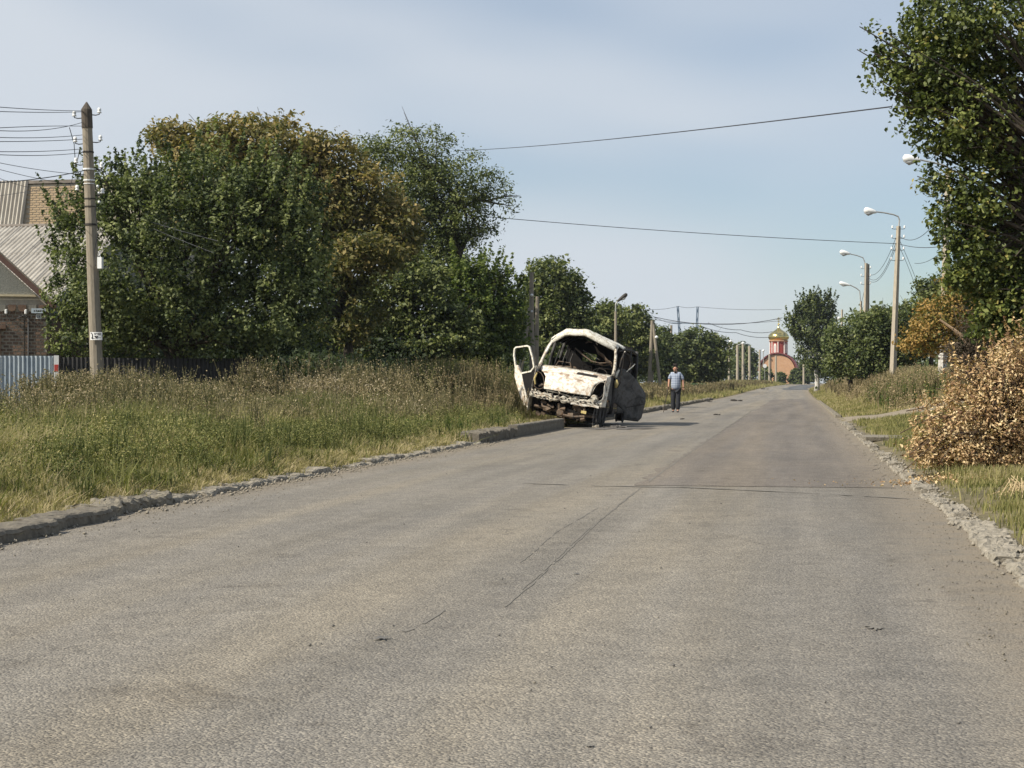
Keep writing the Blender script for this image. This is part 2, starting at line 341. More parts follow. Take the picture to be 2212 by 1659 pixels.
sheet('driveway', np.array([1.0, 1.5, 1.8, 2.4, 3.0, 3.6, 4.2, 4.8, 5.4, 6, 6.6, 7.2, 7.8]), np.array(list(ys[(ys > 46.5) & (ys < 53)])), None, M['dirt'], 'dirt crossing leaving the road on the right')
bpy.data.objects['driveway'].location.z = .006
# seams, cracks and stains lie on the asphalt
def strip(name, pts, wd, mat, lab, z=.006, seed=1, gap=.0):
    r = random.Random(seed); mb = MB(); rows = []
    for i in range(len(pts)-1):
        a, b = Vector(pts[i]), Vector(pts[i+1]); n = max(2, int((b-a).length/.12))
        for k in range(n):
            if r.random() < gap and len(rows) > 1: mb.grid(rows); rows = []
            if gap and r.random() < gap*.8: continue
            p = a.lerp(b, k/n); q = (b-a).normalized(); s_ = Vector((-q.y, q.x)); ww = wd*r.uniform(.3, 1.3); p = p + s_*r.uniform(-1, 1)*min(.012, wd*.4)
            rows.append([(p.x-s_.x*ww/2, p.y-s_.y*ww/2, z), (p.x+s_.x*ww/2, p.y+s_.y*ww/2, z)])
    if len(rows) > 1: mb.grid(rows)
    o = mb.build(name, mat); return meta(o, lab, kind='structure')
def gp(u, v): d = F*EYE/(v-HZ); x, y = P(u, d); return (x, y)
strip('road_seam', [gp(1130, 1044), gp(1300, 1050), gp(1480, 1053), gp(1700, 1063), gp(1990, 1079)], .075, M['seam'], 'tarred joint crossing the whole road', .0062, 2, .05)
strip('road_crack', [gp(1392, 1047), gp(1290, 1130), gp(1150, 1262), gp(1060, 1335)], .011, M['seam'], 'longer of the two cracks along the middle of the road', .0025, 3, .12)
strip('road_crack', [gp(1372, 1062), gp(1262, 1150), gp(1170, 1238), gp(1120, 1280)], .010, M['seam'], 'shorter crack just left of the longest one', .0025, 4, .14)
strip('road_crack', [gp(1290, 1098), gp(1200, 1150), gp(1150, 1195), gp(1110, 1225)], .011, M['seam'], 'outer crack wandering to the left in the near lane', .0025, 5, .15)
strip('road_crack', [gp(960, 1318), gp(895, 1358), gp(850, 1372), gp(806, 1384)], .022, M['seam'], 'short tarred crack ending in a black spot', .0025, 6, .25)
strip('road_crack', [gp(1640, 876), gp(1560, 930), gp(1480, 985), gp(1400, 1042)], .025, M['seam'], 'open joint along the edge of the browner lane', .0062, 7, .12)
def blot(name, u, v, rx, ry_, mat, lab, z=.0055, seed=1, n=40):
    r = random.Random(seed); x, y = gp(u, v); mb = MB(); rr = [1]*n
    for k in range(n): rr[k] = .65+.35*math.sin(k*.9+seed)*r.random()+r.uniform(-.25, .3)
    vs = [(x, y, z)]+[(x+rx*rr[k]*math.cos(6.2832*k/n), y+ry_*rr[k]*math.sin(6.2832*k/n), z) for k in range(n)]
    mb.add(vs, [(0, 1+k, 1+(k+1) % n) for k in range(n)]); return meta(mb.build(name, mat), lab, kind='structure')
blot('road_stain', 826, 1381, .04, .05, M['tar'], 'black tar spot at the foot of the short crack', .009, 3)
blot('road_stain', 1888, 1356, .045, .10, M['seam'], 'faint grey stain in the right lane', .0055, 5)
blot('road_stain', 1275, 1612, .016, .03, M['seam'], 'small faint spot low in the middle of the road', .0055, 8)
blot('road_stain', 1335, 925, 1.15, 1.6, M['ash'], 'burnt black patch of asphalt under the van', .010, 9, 60)
blot('road_stain', 1245, 1240+0, .02, .03, M['tar'], 'tiny dark spot on the near lane', .0055, 12)

# kerbs ---------------------------------------------------------------
def block(mb, x0, x1, y0, y1, z0, z1, jit, r, ny=None, skew=0):
    ny = ny or max(3, int((y1-y0)/.035)); rows = []; ph = [r.uniform(0, 6.28) for _ in range(4)]
    dx = (x1-x0)/9; sec = [(x0, z0), (x0, z1*.7+z0*.3), (x0+.01, z1-.004)]+[(x0+dx*k, z1) for k in range(1, 9)]+[(x1-.010, z1-.006), (x1+.004, z1-.03), (x1, z1*.75+z0*.25), (x1+.006, z1*.45+z0*.55), (x1, z1*.2+z0*.8), (x1, z0)]
    for i in range(ny+1):
        y = y0+(y1-y0)*i/ny; e = .90 if i in (0, ny) else 1; lo = jit*1.3*math.sin(y*9+ph[0])+jit*math.sin(y*23+ph[1]); lx = jit*1.6*math.sin(y*6+ph[2])+jit*.9*math.sin(y*17+ph[3])
        row = []
        for (a, b) in sec:
            xx = (a-(x0+x1)/2)*e+(x0+x1)/2
            row.append((xx+r.uniform(-jit, jit)*.55+lx*(a > (x0+x1)/2)+skew*i/ny, y+r.uniform(-jit, jit)*.5, b+((r.uniform(-jit, jit)*.6+lo*.5) if b > z0 else 0)))
        rows.append(row)
    mb.grid(rows); n = len(sec); b0 = len(mb.v)-n*(ny+1)
    mb.f += [tuple(b0+i for i in range(n))[::-1], tuple(b0+ny*n+i for i in range(n))]; mb.m += [0, 0]
kl = thing('kerb', (-5.6, 20, 0), 'broken concrete kerb along the left side of the road', None); kl['kind'] = 'structure'
r_ = random.Random(11)
def kstone(parent, x0, x1, y0, y1, z1, jit, mat, lab=None, z0=-.06, sk=0):
    mb = MB(); block(mb, x0, x1, y0, y1, z0, z1, jit, r_, skew=sk); o = mb.build('kerb_stone', mat, parent); 
    if lab: o['label'] = lab
    return o
y = -4.0
while y < 14.0:
    ln = r_.uniform(.8, 1.2); x1 = -5.46+ (.38*(sstep(14, 9, y)).item())
    kstone(kl, x1-.30, x1, y, y+ln-.014, .088+r_.uniform(-.006, .010), .008 if y < 11.8 else .022, M['concrete_dark' if y < 11.8 else 'concrete']); y += ln
while y < 28.3:
    ln = r_.uniform(.5, 1.0)
    if abs(y-19.6) > .5:
        x1 = -5.47+r_.uniform(-.03, .04)
        kstone(kl, x1-r_.uniform(.24, .36), x1, y, y+ln-.05, .040+r_.uniform(-.015, .02), .015, M['concrete_pale'])
    y += ln
kstone(kl, -5.90, -5.46, 28.7, 32.4, .19, .020, M['concrete_dark'], 'crumbled raised kerb block beside the taller smooth one')
kstone(kl, -5.66, -5.44, 32.5, 39.2, .235, .005, M['concrete_dark'], 'smooth raised kerb block in front of the burnt van')
y = 44
while y < 110:
    ln = r_.uniform(.9, 1.1); kstone(kl, -5.75+r_.uniform(-.04, .04), -5.46+r_.uniform(-.03, .03), y, y+ln-.03, .14+r_.uniform(-.03, .02), .012, M['concrete']); y += ln
kr = thing('kerb', (1.3, 20, 0), 'crumbling pale concrete kerb along the right side of the road', None); kr['kind'] = 'structure'
y = -3.0
while y < 46:
    ln = r_.uniform(.5, 1.1) if y < 13 else r_.uniform(.35, .9)
    x0 = 1.14+r_.uniform(-.02, .05)+.0*y; wd = r_.uniform(.22, .30) if y < 13 else r_.uniform(.12, .20)
    kstone(kr, x0, x0+wd, y, y+ln-(.04 if y < 13 else r_.uniform(.03, .25)), (.020 if y < 14 else .028)+r_.uniform(-.015, .015), .018 if y < 14 else .014, M['concrete_pale'] if y < 24 or r_.random() < .5 else M['concrete'], z0=-.05); y += ln
y = 52.6
while y < 100:
    ln = r_.uniform(.8, 1.1); kstone(kr, 1.16, 1.34, y, y+ln-.1, .07, .014, M['concrete']); y += ln
# loose crumbs, gravel and leaf litter beside the kerbs
def crumbs(name, n, fx, fy, size, mat, lab, seed):
    r = np.random.default_rng(seed); y = fy(r, n); x = fx(r, n, y); s = size[0]+(size[1]-size[0])*r.random(n)**3
    base = np.array([(1,0,0),(-1,0,0),(0,1,0),(0,-1,0),(0,0,1),(0,0,-.6)], float)
    fc = np.array([(0,2,4),(2,1,4),(1,3,4),(3,0,4),(2,0,5),(1,2,5),(3,1,5),(0,3,5)])
    V = base[None]*s[:, None, None]*(.6+.8*r.random((n, 6, 1)))
    a = r.random(n)*6.28; c, d = np.cos(a), np.sin(a)
    V = np.stack([V[..., 0]*c[:, None]-V[..., 1]*d[:, None], V[..., 0]*d[:, None]+V[..., 1]*c[:, None], V[..., 2]*.8], -1)
    z = np.maximum(G(x, y), rise(y)); V = V+np.stack([x, y, z+s*.25+.003], -1)[:, None]
    Fq = (fc[None]+6*np.arange(n)[:, None, None]).reshape(-1, 3)
    return meta(npmesh(name, V.reshape(-1, 3), Fq, mat, k=3), lab, kind='stuff')
ly = lambda a, b: (lambda r, n: np.exp(r.uniform(math.log(a), math.log(b), n)))
crumbs('kerb_rubble', 3800, lambda r, n, y: 1.26+np.abs(r.normal(0, .06, n))*np.sign(r.random(n)-.35), ly(6.5, 26), (.004, .026), M['concrete_pale'], 'pale concrete rubble spilled along the right kerb', 21)
crumbs('kerb_rubble', 3600, lambda r, n, y: -5.50+r.normal(0, .14, n)+.3*sstep(13, 9, y), ly(9.5, 30), (.004, .024), M['concrete_pale'], 'pale concrete crumbs along the left kerb', 22)
crumbs('gravel', 1500, lambda r, n, y: 1.12-np.abs(r.normal(0, .2, n)), ly(6, 30), (.002, .008), M['concrete'], 'fine gravel washed against the right edge of the road', 23)
crumbs('gravel', 2200, lambda r, n, y: -5.40+np.abs(r.normal(0, .3, n)), ly(9, 40), (.003, .009), M['concrete'], 'fine gravel washed against the left edge of the road', 24)
crumbs('loose_grit', 260, lambda r, n, y: r.uniform(-4.8, .9, n), ly(4.3, 30), (.003, .009), M['tar'], 'scattered dark grit lying on the asphalt', 25)
crumbs('loose_grit', 180, lambda r, n, y: r.uniform(-4.8, .9, n), ly(4.3, 20), (.002, .006), M['concrete_pale'], 'scattered pale grit lying on the asphalt', 26)

# ------------------------------------------------------------------ grass and weeds
HW = math.tan(math.atan(1106/F)+R(1.2))
def inview(x, y, m=2.0):
    d = -x*math.sin(YAW)+y*math.cos(YAW); xc = x*math.cos(YAW)+y*math.sin(YAW)
    return (np.abs(xc) < d*HW+m) & (d > 5)
def blades(name, x, y, h, tone, mat, lab, seed, wmul=1.0, lean=.35, kind='stuff', zb=None, parent=None):
    r = np.random.default_rng(seed); n = len(x); d = np.hypot(x, y)
    wd = (.0045+.00034*d)*wmul*r.uniform(.7, 1.4, n); a = r.uniform(0, 6.28, n); la = a+1.57+r.normal(0, .5, n)
    le = np.abs(r.normal(0, lean, n))*h; z = G(x, y)-.02 if zb is None else zb
    hh = h*r.uniform(.6, 1.15, n)
    sx, sy = np.cos(a)*wd/2, np.sin(a)*wd/2; lx, ly_ = np.cos(la)*le, np.sin(la)*le
    b = np.stack([x, y, z], -1)
    def pt(f, hf, s): return b+np.stack([lx*f+sx*s, ly_*f+sy*s, hh*hf], -1)
    V = np.stack([pt(0, 0, -1), pt(0, 0, 1), pt(.35, .55, .85), pt(.35, .55, -.85), pt(1, 1, .12), pt(1, 1, -.12)], 1)
    Fq = np.array([[0, 1, 2, 3], [3, 2, 4, 5]])[None]+6*np.arange(n)[:, None, None]
    return meta(npmesh(name, V.reshape(-1, 3), Fq.reshape(-1, 4), mat, parent, attr=np.repeat(np.clip(tone, 0, 1), 2)), lab, kind=kind)
def field(n, x0, x1, y0, y1, seed, p=1.0):
    r = np.random.default_rng(seed); y = (y0**(1-p)+r.random(n)*(y1**(1-p)-y0**(1-p)))**(1/(1-p)) if abs(p-1) > .01 else np.exp(r.uniform(math.log(y0), math.log(y1), n))
    x = r.uniform(x0, x1, n); k = inview(x, y); x, y = x[k], y[k]; return x+shift(y), y, r
# left verge, near and middle: tufts
def tufts(n, per, x0, x1, y0, y1, seed, p, dens, rad):
    x, y, r = field(n, x0, x1, y0, y1, seed, p); k = r.random(len(x)) < dens(x, y); x, y = x[k], y[k]; m = len(x)
    th = .45+1.15*r.random(m)**1.3; tt = r.normal(0, .13, m); i = np.repeat(np.arange(m), per); q = len(i)
    a = r.uniform(0, 6.28, q); d = r.random(q)**.7*rad*(.6+.8*r.random(m))[i]*(1+y[i]*.012)
    return x[i]+np.cos(a)*d, y[i]+np.sin(a)*d, th[i], tt[i], r
x, y, th, tt, r = tufts(17000, 34, -17, -5.66, 9.0, 62, 31, 1.25, lambda x, y: (.30+.70*sstep(-5.7, -6.5, x))*(.5+.5*vn(x, y, 2.6, 43))*(1-.85*sstep(-12.8, -14.5, x)*sstep(33, 37, y))*np.where((x > -7.5) & (y > 38.3) & (y < 45.5), .15, 1), .16)
k = x < -5.60; x, y, th, tt = x[k], y[k], th[k], tt[k]
edge = sstep(-5.6, -6.6, x); p1, p2 = vn(x, y, 1.3, 41), vn(x, y, .55, 42)
hgt = (.09+.13*edge+.12*sstep(-6.4, -8.5, x)+.06*sstep(-7.6, -10.5, x))*(.5+.85*p1)*th*(1-.45*sstep(-10.2, -12.5, x))
tone = .43+.34*p2*p1+.14*(1-edge)+tt+np.random.default_rng(3).normal(0, .12, len(x))+.10*sstep(.6, .85, p2)+.06*sstep(-8, -12, x)
blades('grass', x, y, hgt, tone, M['grass'], 'tall green and yellowing grass on the left verge', 51, .75, .7)

x, y, th, tt, r = tufts(9000, 10, -6.7, -5.62, 9, 50, 35, 1.1, lambda x, y: .55+.45*vn(x, y, 1.9, 36), .07)
x = x+.40*sstep(14, 9, y)*1.0
blades('dry_grass', x, y, .07*th+.03, .78+tt, M['grass'], 'low straw coloured grass litter along the left kerb', 36, 1, .9)
x, y, th, tt, r = tufts(260, 20, -6.5, -5.72, 10, 45, 37, 1.0, lambda x, y: sstep(.5, .7, vn(x, y, 1.4, 38)), .12)
blades('kerb_weeds', x, y, .16*th+.05, .16+.6*tt, M['grass'], 'dark green tufts growing over the left kerb', 39, 1.5, .8)
# left verge far
x, y, r = field(90000, -15, -5.65, 58, 330, 32, 1.2)
blades('grass', x, y, (.28+.45*sstep(-6, -8.5, x-shift(y)))*(.7+.5*vn(x, y, .9, 44)), .42+.25*vn(x, y, .35, 45)+r.normal(0, .14, len(x)), M['grass'], 'dry grass on the left verge beyond the van', 52)
# right verge near: short
x, y, r = field(300000, 1.42, 7, 6.5, 48, 33, 1.2)
k = r.random(len(x)) < (.12+.88*sstep(1.40, 1.85, x))*(.15+.85*sstep(.30, .6, vn(x, y, 3.2, 46)))
k &= ~((y > 46.6)) & ~((x > 2.5) & (x < 3.9) & (y > 29.2) & (y < 32.2) & (r.random(len(x)) < .9))
x, y, r2 = x[k], y[k], r.normal(0, .15, len(x))[k]
blades('grass', x, y, (.05+.12*vn(x, y, 1.6, 47)+.05*sstep(2, 4, x)), .34+.45*vn(x, y, 1.1, 48)*vn(x, y, 3.0, 49)+r2, M['grass'], 'short patchy grass on the right verge', 53)
# right verge far bank
x, y, r = field(150000, 1.35, 12, 52.3, 240, 34, 1.3)
xe = x-shift(y); k = (r.random(len(x)) < .35+.65*sstep(1.5, 2.6, xe)) & ((y < 150) | (xe < 4.5))
x, y, xe = x[k], y[k], xe[k]
blades('grass', x, y, (.12+.65*sstep(2.0, 4.6, xe)*sstep(54, 62, y))*(.7+.5*vn(x, y, 1, 50)), .56+.26*sstep(2.0, 4.0, xe)+.3*(vn(x, y, .5, 51)-.5)+np.random.default_rng(9).normal(0, .12, len(x)), M['grass'], 'tall reddish dry grass on the bank under the lamp poles', 54)

def weed_plants(name, px, py, hh, mat, lab, seed, tone0=.5, nl=54, ls=.036, spread=.10, kind='stuff', branch=5):
    """upright stalks with side branches carrying small dry leaves or seed heads"""
    r = np.random.default_rng(seed); n = len(px); z = G(px, py)
    # branches
    nb = n*branch; idx = np.repeat(np.arange(n), branch)
    t0 = r.uniform(.15, .7, nb); az = r.uniform(0, 6.28, nb); bl = hh[idx]*(1-t0)*r.uniform(.75, 1.1, nb)
    out = r.uniform(.12, .42, nb)
    tx = px+r.normal(0, .06, n)*hh; ty = py+r.normal(0, .06, n)*hh
    def stem(i, t): return np.stack([px[i]+(tx[i]-px[i])*t, py[i]+(ty[i]-py[i])*t, z[i]+hh[i]*t], -1)
    s0 = stem(idx, t0); s1 = s0+np.stack([np.cos(az)*out*bl, np.sin(az)*out*bl, bl], -1)
    a0 = np.concatenate([stem(np.arange(n), np.zeros(n)), s0]); a1 = np.concatenate([stem(np.arange(n), np.ones(n)), s1])
    m = len(a0); wd = .0035+.00016*np.hypot(a0[:, 0], a0[:, 1]); an = r.uniform(0, 3.14, m)
    sv = np.stack([np.cos(an)*wd, np.sin(an)*wd, 0*wd], -1)
    Vs = np.stack([a0-sv, a0+sv, a1+sv*.4, a1-sv*.4], 1).reshape(-1, 3); Fs = np.arange(m*4).reshape(m, 4)
    q = m*nl//branch; bi = r.integers(0, m, q); tt = r.random(q)**.55
    c = a0[bi]+(a1[bi]-a0[bi])*tt[:, None]+r.normal(0, 1, (q, 3))*spread*.22
    Vl, Fl = leafquads(c, r, ls*r.uniform(.5, 1.35, q), .55)
    V = np.concatenate([Vs, Vl]); Fq = np.concatenate([Fs, Fl+len(Vs)])
    tn = np.concatenate([np.full(m, tone0-.25), tone0+r.normal(0, .2, q)+.25*(tt-.6)])
    return meta(npmesh(name, V, Fq, mat, attr=np.clip(tn, 0, 1)), lab, kind=kind)
def leafquads(c, r, size, asp=.6, nrm=None, spread=1.0):
    n = len(c); nr = r.normal(0, 1, (n, 3))*spread
    if nrm is not None: nr = nr+nrm
    nr /= np.linalg.norm(nr, axis=1, keepdims=True)+1e-9
    t = np.cross(nr, r.normal(0, 1, (n, 3))); t /= np.linalg.norm(t, axis=1, keepdims=True)+1e-9
    b = np.cross(nr, t); size = np.asarray(size)[:, None]
    V = np.stack([c-t*size*.5, c+b*size*asp*.5-t*size*.08+nr*size*.10, c+t*size*.5, c-b*size*asp*.5-t*size*.08+nr*size*.10], 1)
    return V.reshape(-1, 3), np.arange(n*4).reshape(n, 4)
def weedsel(n, x0, x1, y0, y1, seed, p=1.0, dens=None):
    x, y, r = field(n, x0, x1, y0, y1, seed, p)
    if dens is not None: k = r.random(len(x)) < dens(x, y); x, y = x[k], y[k]
    return x, y, r
# band of dry weeds at the back of the left verge
x, y, r = weedsel(2600, -15.5, -7.4, 24, 62, 61, .6, lambda x, y: .15+.85*sstep(.35, .6, vn(x, y, .8, 71))*sstep(-7.2, -9.2, x))
weed_plants('dry_weeds', x, y, (.26+.85*vn(x, y, .8, 72)**1.4)*r.uniform(.75, 1.15, len(x))*(1-.25*sstep(-13, -15, x)), M['weed'], 'dry grey brown weeds at the back of the left verge', 62, .45)
x, y, r = weedsel(1300, -16, -10.5, 24, 38.5, 63, .5, lambda x, y: np.where((np.abs(x/y+.43) < .045) | (x/y > -.46), 1, .25))
weed_plants('dry_weeds', x, y, (.30+.65*vn(x, y, 1.3, 73)**1.3)*r.uniform(.7, 1.15, len(x)), M['weed'], 'brown seeding weeds in front of the blue fence and the pole', 64, .5, 64, .042)
x, y, r = weedsel(1500, -12.5, -6.6, 37, 60, 65, .5, lambda x, y: .2+.8*sstep(.3, .6, vn(x, y, .7, 75)))
weed_plants('dry_weeds', x, y, (.55+.95*vn(x, y, .8, 76)**1.2)*r.uniform(.7, 1.2, len(x))*(.7+.3*sstep(-6.6, -8, x)), M['seed'], 'reddish dry weeds left of the burnt van', 66, .5)
x, y, r = weedsel(1700, -13, -6.4, 62, 300, 67, .9)
weed_plants('dry_weeds', x, y, (.7+.3*vn(x, y, .2, 77))*r.uniform(.7, 1.1, len(x)), M['seed'], 'low brown weeds on the left verge beyond the walking man', 68, .45, 20, .09, .25)
x, y, r = weedsel(3200, 2.4, 9, 53, 170, 69, .9, lambda x, y: sstep(2.2, 4.2, x-shift(y)))
weed_plants('dry_weeds', x, y, (.65+.3*vn(x, y, .3, 78))*r.uniform(.7, 1.15, len(x)), M['seed'], 'reddish brown weeds on the bank right of the road', 70, .5, 24, .06, .2)
def weed_clump(u, d, n, h, rad, mat, lab, seed, tone=.5, ls=.03):
    r = np.random.default_rng(seed); x0, y0 = P(u, d); x = x0+r.normal(0, rad, n); y = y0+r.normal(0, rad, n)
    o = weed_plants('weed_bush', x, y, h*r.uniform(.65, 1.05, n), M[mat], lab, seed, tone, 90, ls*1.2, .09, None); o['category'] = 'weed'; o['group'] = 'tall dry weeds standing out of the left verge'; return o
weed_clump(543, 36.5, 34, 1.45, .28, 'weed', 'tall dry thistle standing up against the dark tree shade', 81, .45, .035)
weed_clump(785, 39, 60, 1.42, .6, 'weed', 'broad dry weed bush below the slim dark trunk', 82, .55)
weed_clump(690, 37, 50, 1.15, .5, 'weed', 'pale silvery weed bush left of the broad dry one', 83, .8)
weed_clump(985, 41, 70, 1.5, .6, 'seed', 'tallest reddish weed bush left of the open van door', 84, .55)
weed_clump(1035, 41, 50, 1.35, .32, 'weed', 'greenish weed bush nearest the open van door', 85, .3)
for i_, (u_, d_, n_, h_, r_r, mt_, lb_) in enumerate([(168, 33.5, 44, 1.05, .34, 'weed', 'brown weed clump between the fence end and the near pole'), (320, 34.5, 36, .85, .4, 'weed', 'low brown weed clump right of the near pole'),
        (618, 38, 40, 1.05, .4, 'weed', 'grey weed clump just right of the tall thistle'), (860, 40, 50, 1.25, .5, 'weed', 'weed clump right of the slim dark trunk'), (925, 41, 60, 1.5, .5, 'weed_green', 'olive weed clump left of the tallest reddish bush'), (1005, 43, 60, 1.6, .5, 'weed_green', 'tall olive weed clump two steps left of the open van door')]):
    weed_clump(u_, d_, n_, h_, r_r, mt_, lb_, 400+i_, .5, .034)
weed_clump(240, 33, 44, 1.12, .45, 'weed', 'brown seeding bush at the foot of the near pole', 86, .5, .035)
weed_clump(105, 33, 34, 1.0, .36, 'weed', 'brown seeding bush in front of the blue fence', 87, .42, .035)
x, y, r = weedsel(11500, -13.5, -5.95, 10.5, 48, 92, .9, lambda x, y: (.25+.75*sstep(.35, .65, vn(x, y, 1.2, 93)))*sstep(-5.9, -6.8, x)*np.where((x > -7.5) & (y > 38.3), 0, 1))
weed_plants('meadow_weeds', x, y, (.20+.34*vn(x, y, .9, 94)+.08*sstep(-7, -10, x))*r.uniform(.6, 1.3, len(x)), M['weed_green'], 'green and yellow leafy weeds mixed into the left verge grass', 95, .45, 46, .022, .16)
x, y, r = weedsel(1500, -12, -7.2, 22, 50, 96, .7, lambda x, y: sstep(.45, .7, vn(x, y, .8, 97)))
weed_plants('dry_weeds', x, y, (.45+.25*vn(x, y, .9, 98))*r.uniform(.7, 1.3, len(x)), M['weed'], 'dry seed heads scattered through the middle of the left verge', 99, .55, 40, .026, .14)
def mounds(name, n, x0, x1, y0, y1, seed, dens, per, rad, hh, ls, mat, lab, tone0):
    x, y, r = field(n, x0, x1, y0, y1, seed, .9); k = r.random(len(x)) < dens(x, y); x, y = x[k], y[k]; m = len(x)
    R_ = rad*r.uniform(.6, 1.5, m); H = hh(x, y)*r.uniform(.65, 1.3, m); T = r.normal(0, .15, m); i = np.repeat(np.arange(m), per); q = len(i)
    d = r.normal(0, 1, (q, 3)); d[:, 2] = np.abs(d[:, 2]); d /= np.linalg.norm(d, axis=1, keepdims=True); f = (.55+.45*r.random(q))*(1+.25*np.sin(d[:, 0]*9+i)*np.sin(d[:, 1]*8+i*2))
    sp = (r.random(q) < .12)*r.random(q)*.35
    c = np.stack([x[i]+d[:, 0]*R_[i]*f, y[i]+d[:, 1]*R_[i]*f, G(x, y)[i]+d[:, 2]*H[i]*(f+sp)], -1)
    V, Fq = leafquads(c, r, ls*r.uniform(.5, 1.5, q)*(1+.006*y[i]), .45, np.array([-.2, -.2, .7]))
    return meta(npmesh(name, V, Fq, M[mat], attr=np.clip(tone0+T[i]+.30*(d[:, 2]*f-.55)+r.normal(0, .12, q), 0, 1)), lab, kind='stuff')
mounds('weed_mounds', 900, -13, -6.1, 10.5, 46, 301, lambda x, y: (.35+.65*sstep(.35, .6, vn(x, y, .9, 302)))*np.where((x > -7.6) & (y > 38), 0, 1), 360, .29, lambda x, y: .32+.28*vn(x, y, .9, 304)+.10*sstep(-7, -10, x), .026, 'weed_green', 'rounded olive green weed mounds on the left verge', .46)
mounds('dry_weed_mounds', 420, -14.5, -7.5, 26, 60, 305, lambda x, y: sstep(.40, .62, vn(x, y, .55, 306)), 420, .40, lambda x, y: .25+.95*vn(x, y, .7, 307)**1.4, .032, 'weed', 'rounded grey brown weed bushes at the back of the left verge', .5)
mounds('bank_weeds', 260, 2.4, 8, 53, 120, 308, lambda x, y: sstep(2.2, 3.6, x), 260, .5, lambda x, y: .45+.35*vn(x, y, .5, 309), .05, 'seed', 'reddish weed bushes on the right bank', .55)
# broad green leaves low in the verge
x, y, r = weedsel(900, -10, -5.9, 11, 40, 88, .9, lambda x, y: sstep(.6, .8, vn(x, y, 1.7, 79)))
weed_plants('broadleaf_weeds', x, y, .28*r.uniform(.6, 1.3, len(x)), M['leaf_fresh'], 'low broad leaved green weeds among the left verge grass', 89, .35, 30, .04, .3)
x, y, r = weedsel(70, 2.6, 5, 53, 66, 90, .9)
weed_plants('broadleaf_weeds', x, y, .75*r.uniform(.5, 1.2, len(x)), M['leaf_fresh'], 'green weeds at the foot of the right bank', 91, .4, 40, .06, .5)

